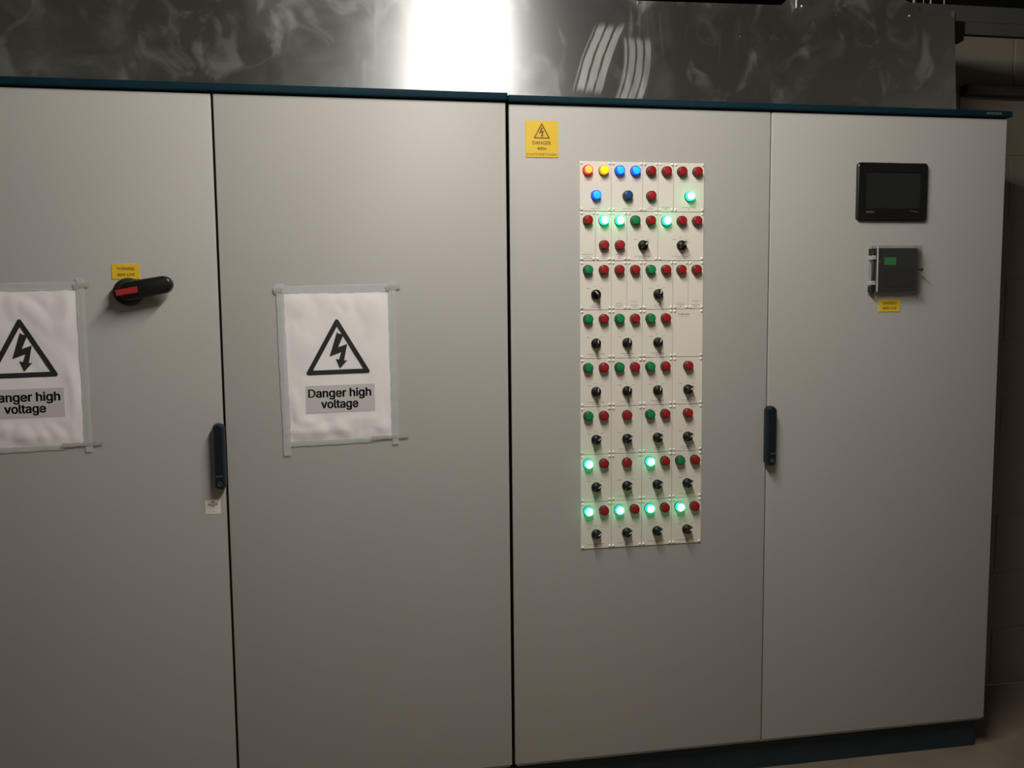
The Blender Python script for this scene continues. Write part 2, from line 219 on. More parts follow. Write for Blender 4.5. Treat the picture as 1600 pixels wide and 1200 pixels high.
# outlines of the sign wording, drawn in a plain grotesque: vertices, then faces
GLYPHS = {
 'Danger high': ('3717,276 3713,266 3709,254 3707,241 3706,226 3706,-14 3617,-14 3617,523 3706,523 3706,273 3660,273 3678,318 3691,340 3705,359 3723,374 3742,385 3762,392 3783,397 3806,398 3826,397 3846,394 3864,389 3881,381 3896,371 3910,358 3922,344 3932,327 3940,308 3945,288 3949,265 3950,241 3950,-14 3861,-14 3861,235 3859,254 3856,270 3850,284 3841,295 3831,304 3819,310 3805,314 3788,315 3777,314 3766,313 3756,309 3746,305 3738,300 3730,293 3723,285 3449,-149 3429,-156 3407,-161 3384,-164 3361,-165 3339,-164 3319,-162 3300,-158 3283,-153 3267,-146 3252,-139 3239,-130 3227,-121 3216,-110 3207,-99 3199,-88 3185,-64 3259,-22 3271,-38 3275,-44 3280,-50 3285,-56 3291,-62 3297,-67 3305,-71 3313,-75 3323,-79 3334,-81 3346,-83 3360,-83 3381,-82 3398,-78 3414,-72 3427,-64 3437,-54 3445,-41 3449,-25 3451,-5 3451,54 3468,54 3468,54 3463,47 3457,40 3451,32 3443,24 3434,16 3424,9 3412,3 3399,-2 3383,-6 3367,-8 3348,-9 3325,-8 3302,-3 3280,4 3259,15 3240,28 3223,44 3209,63 3196,84 3186,108 3179,133 3175,161 3174,191 3175,221 3179,249 3186,275 3196,299 3208,321 3223,341 3239,358 3258,372 3279,384 3301,392 3325,397 3349,398 3368,398 3385,395 3400,391 3413,385 3425,379 3435,371 3445,363 3452,355 3459,347 3464,340 3469,333 3469,333 3453,333 3453,393 3540,393 3540,-9 3539,-34 3534,-58 3526,-79 3515,-98 3502,-114 3486,-128 3469,-140 3307,87 3318,81 3330,77 3343,74 3358,73 3373,74 3387,77 3399,81 3409,87 3419,94 3427,103 3434,114 3441,126 3446,141 3449,156 3451,174 3452,193 3451,211 3449,228 3446,244 3441,259 3435,272 3427,283 3419,293 3409,301 3399,307 3387,312 3373,315 3358,316 3343,315 3330,312 3318,307 3307,300 3297,292 3289,282 3281,270 3275,257 3270,243 3267,227 3265,210 3264,193 3265,174 3267,158 3270,142 3275,128 3281,115 3289,105 3297,95 3111,444 3102,438 3092,433 3082,430 3071,429 3060,430 3049,433 3040,438 3031,444 3024,453 3019,462 3015,472 3014,483 3015,494 3019,504 3024,514 3031,522 3040,529 3049,534 3060,537 3071,538 3082,537 3092,534 3102,529 3111,522 3118,514 3123,504 3126,494 3127,483 3126,472 3123,462 3118,453 3115,-14 3026,-14 3026,393 3115,393 2716,276 2711,266 2708,254 2705,241 2705,226 2705,-14 2616,-14 2616,523 2705,523 2705,273 2659,273 2676,318 2689,340 2704,359 2721,374 2740,385 2760,392 2782,397 2804,398 2825,397 2844,394 2862,389 2879,381 2894,371 2908,358 2920,344 2930,327 2938,308 2944,288 2947,265 2948,241 2948,-14 2859,-14 2859,235 2858,254 2854,270 2848,284 2840,295 2829,304 2817,310 2803,314 2787,315 2775,314 2764,313 2754,309 2744,305 2736,300 2728,293 2721,285 2258,-14 2169,-14 2169,393 2256,393 2256,335 2237,335 2240,341 2249,356 2261,368 2275,379 2290,388 2307,394 2325,398 2343,399 2347,399 2351,399 2355,399 2360,398 2364,398 2368,398 2371,398 2388,397 2388,305 2369,309 2367,309 2363,310 2358,310 2353,311 2348,311 2343,312 2337,312 2326,311 2315,309 2305,306 2296,302 2287,297 2280,291 2273,284 2268,276 2264,268 2260,258 2258,248 2258,237 2014,-9 1996,-15 1978,-19 1959,-21 1938,-22 1910,-21 1883,-16 1859,-7 1836,4 1815,19 1797,36 1782,56 1769,79 1759,103 1752,129 1748,157 1746,187 1748,216 1752,245 1759,271 1769,296 1781,318 1796,339 1814,356 1834,371 1856,383 1879,392 1905,397 1931,398 1948,398 1964,396 1981,392 1997,387 2012,381 2027,372 2042,363 2055,351 2068,338 2079,322 2088,305 2096,287 2103,266 2108,244 2110,220 2111,194 2111,155 1787,155 1787,235 2111,235 2023,177 2021,219 2019,235 2016,250 2011,263 2005,275 1998,286 1990,295 1981,302 1970,308 1959,313 1946,315 1931,316 1917,315 1903,312 1891,308 1880,302 1870,294 1862,285 1854,275 1848,263 1843,251 1839,238 1837,225 1836,211 1836,178 1837,159 1839,142 1844,126 1849,112 1856,100 1864,90 1874,81 1884,74 1896,68 1909,64 1923,61 1939,60 1949,60 1958,62 1967,63 1975,66 1983,69 1990,73 1996,77 2002,83 2007,88 2011,95 2015,102 2023,122 2110,101 2099,71 2092,56 2082,42 2071,30 2059,18 2045,8 2030,-1 1597,-149 1576,-156 1554,-161 1532,-164 1508,-165 1487,-164 1467,-162 1448,-158 1430,-153 1414,-146 1400,-139 1386,-130 1374,-121 1363,-110 1354,-99 1346,-88 1333,-64 1407,-22 1418,-38 1422,-44 1427,-50 1433,-56 1438,-62 1445,-67 1452,-71 1461,-75 1470,-79 1481,-81 1494,-83 1508,-83 1528,-82 1546,-78 1561,-72 1575,-64 1585,-54 1592,-41 1597,-25 1598,-5 1598,54 1615,54 1615,54 1610,47 1605,40 1598,32 1591,24 1581,16 1571,9 1559,3 1546,-2 1531,-6 1514,-8 1496,-9 1472,-8 1449,-3 1427,4 1407,15 1388,28 1371,44 1356,63 1344,84 1334,108 1327,133 1323,161 1321,191 1323,221 1327,249 1334,275 1343,299 1356,321 1370,341 1387,358 1406,372 1427,384 1449,392 1472,397 1497,398 1515,398 1532,395 1547,391 1561,385 1573,379 1583,371 1592,363 1600,355 1606,347 1612,340 1617,333 1616,333 1600,333 1600,393 1688,393 1688,-9 1686,-34 1682,-58 1674,-79 1663,-98 1650,-114 1634,-128 1616,-140 1454,87 1465,81 1477,77 1491,74 1506,73 1521,74 1534,77 1546,81 1557,87 1566,94 1575,103 1582,114 1588,126 1593,141 1597,156 1599,174 1600,193 1599,211 1597,228 1593,244 1588,259 1582,272 1575,283 1566,293 1557,301 1546,307 1534,312 1521,315 1506,316 1491,315 1477,312 1465,307 1455,300 1445,292 1436,282 1429,270 1423,257 1418,243 1414,227 1412,210 1411,193 1412,174 1414,158 1418,142 1423,128 1429,115 1436,105 1445,95 1030,276 1025,266 1022,254 1020,241 1019,226 1019,-14 930,-14 930,393 1017,393 1017,273 973,273 991,318 1003,340 1018,359 1035,374 1054,385 1074,392 1096,397 1119,398 1139,397 1158,394 1176,389 1193,381 1209,371 1222,358 1234,344 1244,327 1252,308 1258,288 1261,265 1263,241 1263,-14 1173,-14 1173,235 1172,254 1168,270 1162,284 1154,295 1144,304 1132,310 1118,314 1101,315 1090,314 1079,313 1068,309 1059,305 1050,300 1043,293 1036,285 723,-12 709,-17 695,-20 679,-22 662,-23 643,-22 625,-19 607,-14 591,-8 575,1 561,11 549,23 538,37 529,53 523,70 520,88 519,108 519,125 522,141 527,155 533,168 542,180 551,189 561,198 573,205 585,211 598,216 611,221 624,224 638,227 651,230 665,232 679,234 695,236 710,238 723,239 734,241 743,242 751,243 757,245 760,247 762,248 763,249 763,251 764,255 764,256 763,267 762,275 760,283 757,290 753,296 748,301 742,305 736,309 728,313 719,315 709,316 698,317 686,316 675,315 666,313 657,309 649,305 642,301 635,296 630,291 625,286 621,280 618,274 610,257 524,282 538,314 548,330 559,344 572,357 585,367 600,376 615,383 631,389 647,393 663,396 680,398 696,398 707,398 719,397 731,395 744,393 757,390 770,385 783,379 796,372 808,363 819,353 828,341 837,327 844,311 849,293 852,273 853,252 853,-14 765,-14 765,38 783,38 783,38 778,30 771,22 764,15 755,7 746,0 735,-6 637,65 645,63 653,61 663,60 672,59 687,60 701,62 713,66 723,71 733,77 741,84 748,92 753,100 758,109 761,119 763,128 764,138 764,159 784,176 778,173 772,171 766,169 759,167 751,165 744,163 736,162 728,161 720,159 712,158 704,157 697,156 690,156 685,155 680,154 669,153 660,151 650,148 641,145 633,142 627,139 621,134 616,130 613,125 610,120 609,113 608,105 609,97 610,91 612,86 615,81 619,76 624,72 630,68 46,0 227,0 304,13 373,49 428,106 464,178 476,258 464,338 428,410 373,467 304,503 227,516 46,516 124,69 227,69 280,78 327,105 365,147 390,199 398,258 390,317 365,369 327,411 280,438 227,447 124,447', '6,10,7 10,8,7 10,11,8 11,12,8 12,13,8 13,9,8 17,19,18 17,20,19 16,20,17 16,21,20 15,21,16 15,22,21 14,22,15 14,23,22 13,23,14 13,24,23 9,46,13 46,45,13 45,44,13 44,24,13 44,43,24 43,25,24 43,42,25 42,26,25 42,41,26 41,27,26 40,27,41 39,27,40 38,27,39 38,28,27 37,28,38 9,47,46 36,28,37 9,48,47 36,29,28 9,0,48 35,29,36 9,1,0 6,9,10 6,1,9 34,29,35 6,2,1 34,30,29 6,3,2 33,30,34 6,4,3 33,31,30 32,31,33 6,5,4 123,125,124 123,126,125 122,126,123 122,127,126 137,133,138 133,139,138 133,134,139 134,136,139 136,135,139 135,140,139 121,127,122 121,128,127 121,129,128 120,129,121 120,130,129 119,130,120 119,131,130 119,132,131 118,132,119 118,133,132 118,137,133 117,137,118 135,136,134 117,136,137 117,135,136 117,176,135 176,175,135 175,174,135 174,173,135 173,172,135 172,171,135 171,170,135 170,169,135 169,168,135 168,140,135 116,177,117 177,176,117 116,178,177 116,179,178 116,180,179 116,181,180 115,181,116 115,182,181 115,183,182 114,183,115 114,184,183 167,140,168 114,185,184 113,185,114 166,140,167 113,186,185 165,140,166 113,187,186 112,187,113 164,140,165 112,188,187 163,140,164 112,189,188 111,189,112 111,190,189 162,140,163 110,190,111 110,191,190 161,140,162 110,192,191 160,140,161 109,192,110 109,193,192 159,140,160 109,194,193 158,140,159 108,194,109 108,195,194 157,89,158 89,140,158 108,148,195 156,89,157 108,149,148 155,89,156 107,149,108 107,150,149 154,89,155 107,151,150 153,89,154 107,152,151 152,89,153 107,89,152 106,87,107 87,89,107 87,90,89 88,140,89 106,92,87 92,86,87 90,88,87 90,140,88 91,140,90 105,92,106 92,140,91 105,93,92 86,140,92 104,93,105 104,94,93 104,95,94 103,95,104 103,96,95 102,96,103 102,97,96 102,98,97 101,98,102 85,140,86 101,99,98 100,99,101 85,141,140 65,67,66 84,141,85 84,142,141 65,68,67 83,142,84 65,69,68 65,70,69 82,142,83 65,71,70 82,143,142 65,72,71 64,72,65 81,143,82 64,73,72 64,74,73 80,143,81 64,75,74 79,143,80 64,76,75 79,144,143 64,77,76 78,144,79 64,78,77 64,144,78 63,144,64 63,145,144 62,145,63 61,145,62 61,146,145 60,146,61 60,147,146 59,147,60 58,147,59 58,49,147 57,49,58 57,50,49 56,50,57 56,51,50 55,51,56 55,52,51 54,52,55 54,53,52 229,231,230 229,228,231 215,217,216 215,218,217 214,218,215 214,219,218 213,219,214 213,220,219 212,220,213 212,221,220 211,221,212 210,221,211 210,222,221 209,222,210 209,223,222 208,223,209 208,224,223 207,224,208 207,225,224 206,225,207 206,226,225 205,226,206 205,227,226 204,227,205 204,196,227 203,196,204 203,197,196 202,197,203 202,198,197 201,198,202 201,199,198 200,199,201 238,242,239 242,240,239 242,243,240 243,244,240 244,245,240 245,241,240 249,251,250 249,252,251 248,252,249 248,253,252 247,253,248 247,254,253 246,254,247 246,255,254 245,255,246 245,256,255 241,278,245 278,277,245 277,276,245 276,256,245 276,275,256 275,257,256 275,274,257 274,258,257 274,273,258 273,259,258 272,259,273 271,259,272 270,259,271 270,260,259 269,260,270 241,279,278 268,260,269 241,280,279 268,261,260 241,232,280 267,261,268 241,233,232 238,241,242 238,233,241 266,261,267 238,234,233 266,262,261 238,235,234 265,262,266 238,236,235 265,263,262 264,263,265 238,237,236 293,295,294 293,296,295 293,297,296 293,298,297 293,299,298 293,300,299 293,301,300 293,302,301 292,302,293 292,303,302 291,303,292 282,286,283 286,284,283 286,287,284 287,288,284 288,285,284 290,303,291 289,303,290 288,303,289 285,303,288 282,285,286 282,321,285 321,320,285 320,319,285 319,318,285 318,317,285 317,316,285 316,315,285 315,314,285 314,313,285 313,312,285 312,311,285 311,310,285 310,309,285 309,308,285 308,307,285 307,306,285 306,305,285 305,304,285 304,303,285 282,322,321 282,323,322 282,281,323 351,353,352 351,354,353 350,354,351 350,355,354 350,356,355 349,356,350 349,357,356 348,357,349 348,358,357 348,359,358 347,359,348 347,360,359 346,360,347 346,361,360 345,361,346 345,362,361 345,385,362 385,384,362 384,363,362 344,386,345 386,385,345 383,363,384 344,387,386 382,363,383 344,388,387 381,363,382 344,389,388 381,364,363 380,364,381 344,390,389 343,390,344 379,364,380 343,391,390 379,365,364 378,365,379 343,392,391 377,365,378 343,393,392 342,393,343 377,366,365 342,394,393 376,366,377 342,395,394 375,366,376 341,371,342 371,395,342 375,367,366 371,396,395 374,367,375 341,370,371 396,372,371 396,374,372 374,373,372 397,374,396 374,368,367 397,368,374 340,370,341 398,368,397 398,369,368 339,370,340 399,369,398 400,369,399 338,370,339 338,400,370 400,369,370 338,401,400 337,401,338 337,402,401 421,423,422 337,403,402 336,403,337 420,423,421 420,424,423 336,404,403 419,424,420 336,405,404 418,424,419 417,424,418 336,406,405 335,406,336 416,424,417 335,407,406 415,424,416 415,425,424 414,425,415 335,408,407 413,425,414 335,409,408 412,425,413 411,425,412 335,410,409 410,425,411 335,425,410 334,425,335 334,426,425 334,427,426 333,427,334 333,428,427 332,428,333 332,429,428 332,430,429 331,430,332 331,324,430 330,324,331 330,325,324 330,326,325 329,326,330 329,327,326 328,327,329 505,507,506 505,508,507 504,508,505 504,509,508 519,515,520 515,521,520 515,516,521 516,518,521 518,517,521 517,522,521 503,509,504 503,510,509 503,511,510 502,511,503 502,512,511 501,512,502 501,513,512 501,514,513 500,514,501 500,515,514 500,519,515 499,519,500 517,518,516 499,518,519 499,517,518 499,558,517 558,557,517 557,556,517 556,555,517 555,554,517 554,553,517 553,552,517 552,551,517 551,550,517 550,522,517 498,559,499 559,558,499 498,560,559 498,561,560 498,562,561 498,563,562 497,563,498 497,564,563 497,565,564 496,565,497 496,566,565 549,522,550 496,567,566 495,567,496 548,522,549 495,568,567 547,522,548 495,569,568 494,569,495 546,522,547 494,570,569 545,522,546 494,571,570 493,571,494 493,572,571 544,522,545 492,572,493 492,573,572 543,522,544 492,574,573 542,522,543 491,574,492 491,575,574 541,522,542 491,576,575 540,522,541 490,576,491 490,577,576 539,471,540 471,522,540 490,530,577 538,471,539 490,531,530 537,471,538 489,531,490 489,532,531 536,471,537 489,533,532 535,471,536 489,534,533 534,471,535 489,471,534 488,469,489 469,471,489 469,472,471 470,522,471 488,474,469 474,468,469 472,470,469 472,522,470 473,522,472 487,474,488 474,522,473 487,475,474 468,522,474 486,475,487 486,476,475 486,477,476 485,477,486 485,478,477 484,478,485 484,479,478 484,480,479 483,480,484 467,522,468 483,481,480 482,481,483 467,523,522 447,449,448 466,523,467 466,524,523 447,450,449 465,524,466 447,451,450 447,452,451 464,524,465 447,453,452 464,525,524 447,454,453 446,454,447 463,525,464 446,455,454 446,456,455 462,525,463 446,457,456 461,525,462 446,458,457 461,526,525 446,459,458 460,526,461 446,460,459 446,526,460 445,526,446 445,527,526 444,527,445 443,527,444 443,528,527 442,528,443 442,529,528 441,529,442 440,529,441 440,431,529 439,431,440 439,432,431 438,432,439 438,433,432 437,433,438 437,434,433 436,434,437 436,435,434 595,597,596 595,598,597 594,598,595 594,599,598 584,588,585 588,586,585 588,589,586 589,590,586 590,587,586 593,599,594 593,600,599 592,600,593 592,601,600 591,601,592 591,602,601 590,602,591 590,603,602 590,604,603 587,624,590 624,623,590 623,622,590 622,621,590 621,620,590 620,604,590 620,619,604 619,605,604 618,605,619 617,605,618 616,605,617 616,606,605 615,606,616 587,625,624 614,606,615 587,626,625 614,607,606 587,578,626 613,607,614 587,579,578 584,587,588 584,579,587 612,607,613 584,580,579 612,608,607 584,581,580 611,608,612 584,582,581 611,609,608 610,609,611 584,583,582 708,710,709 708,711,710 707,711,708 707,712,711 706,712,707 706,713,712 705,713,706 705,714,713 705,715,714 704,715,705 704,716,715 703,716,704 703,717,716 702,717,703 702,718,717 701,718,702 701,719,718 700,719,701 700,720,719 699,720,700 699,721,720 698,721,699 698,684,721 684,722,721 698,685,684 683,722,684 698,686,685 682,722,683 698,687,686 681,722,682 697,687,698 697,688,687 680,722,681 680,723,722 697,689,688 679,723,680 678,723,679 697,690,689 697,691,690 677,723,678 697,692,691 676,723,677 676,724,723 697,693,692 675,724,676 697,694,693 674,724,675 696,695,697 695,694,697 673,724,674 673,725,724 672,725,673 671,725,672 670,725,671 670,726,725 669,726,670 668,726,669 667,726,668 666,755,667 755,726,667 665,755,666 664,755,665 663,755,664 662,755,663 661,755,662 660,755,661 659,755,660 658,755,659 657,755,658 656,755,657 655,755,656 654,755,655 653,755,654 652,755,653 651,755,652 650,755,651 649,755,650 648,755,649 647,755,648 647,756,755 754,726,755 647,757,756 647,758,757 647,759,758 646,759,647 646,760,759 646,761,760 646,762,761 646,763,762 646,764,763 646,765,764 753,726,754 646,766,765 646,767,766 646,768,767 646,769,768 645,769,646 645,770,769 645,771,770 645,772,771 645,773,772 645,774,773 645,775,774 645,776,775 644,776,645 644,777,776 752,726,753 644,778,777 644,779,778 751,726,752 644,780,779 643,780,644 643,781,780 750,726,751 643,782,781 749,726,750 642,782,643 642,783,782 748,726,749 642,784,783 747,726,748 642,785,784 641,785,642 641,786,785 746,726,747 641,787,786 745,729,746 729,726,746 641,788,787 641,789,788 744,729,745 640,789,641 640,737,789 743,729,744 640,738,737 640,739,738 742,729,743 640,740,739 741,729,742 640,741,740 640,729,741 639,728,640 728,729,640 639,733,728 733,727,728 730,726,729 731,726,730 638,733,639 732,726,731 637,733,638 733,726,732 637,734,733 727,726,733 636,734,637 636,735,734 635,735,636 635,736,735 635,627,736 634,627,635 634,628,627 633,628,634 633,629,628 632,629,633 632,630,629 631,630,632 790,791,804 790,804,803 791,792,805 791,805,804 792,793,806 792,806,805 793,794,807 793,807,806 794,795,808 794,808,807 795,796,809 795,809,808 796,797,810 796,810,809 797,798,811 797,811,810 798,799,812 798,812,811 799,800,813 799,813,812 800,801,814 800,814,813 801,802,815 801,815,814 802,790,803 802,803,815'),
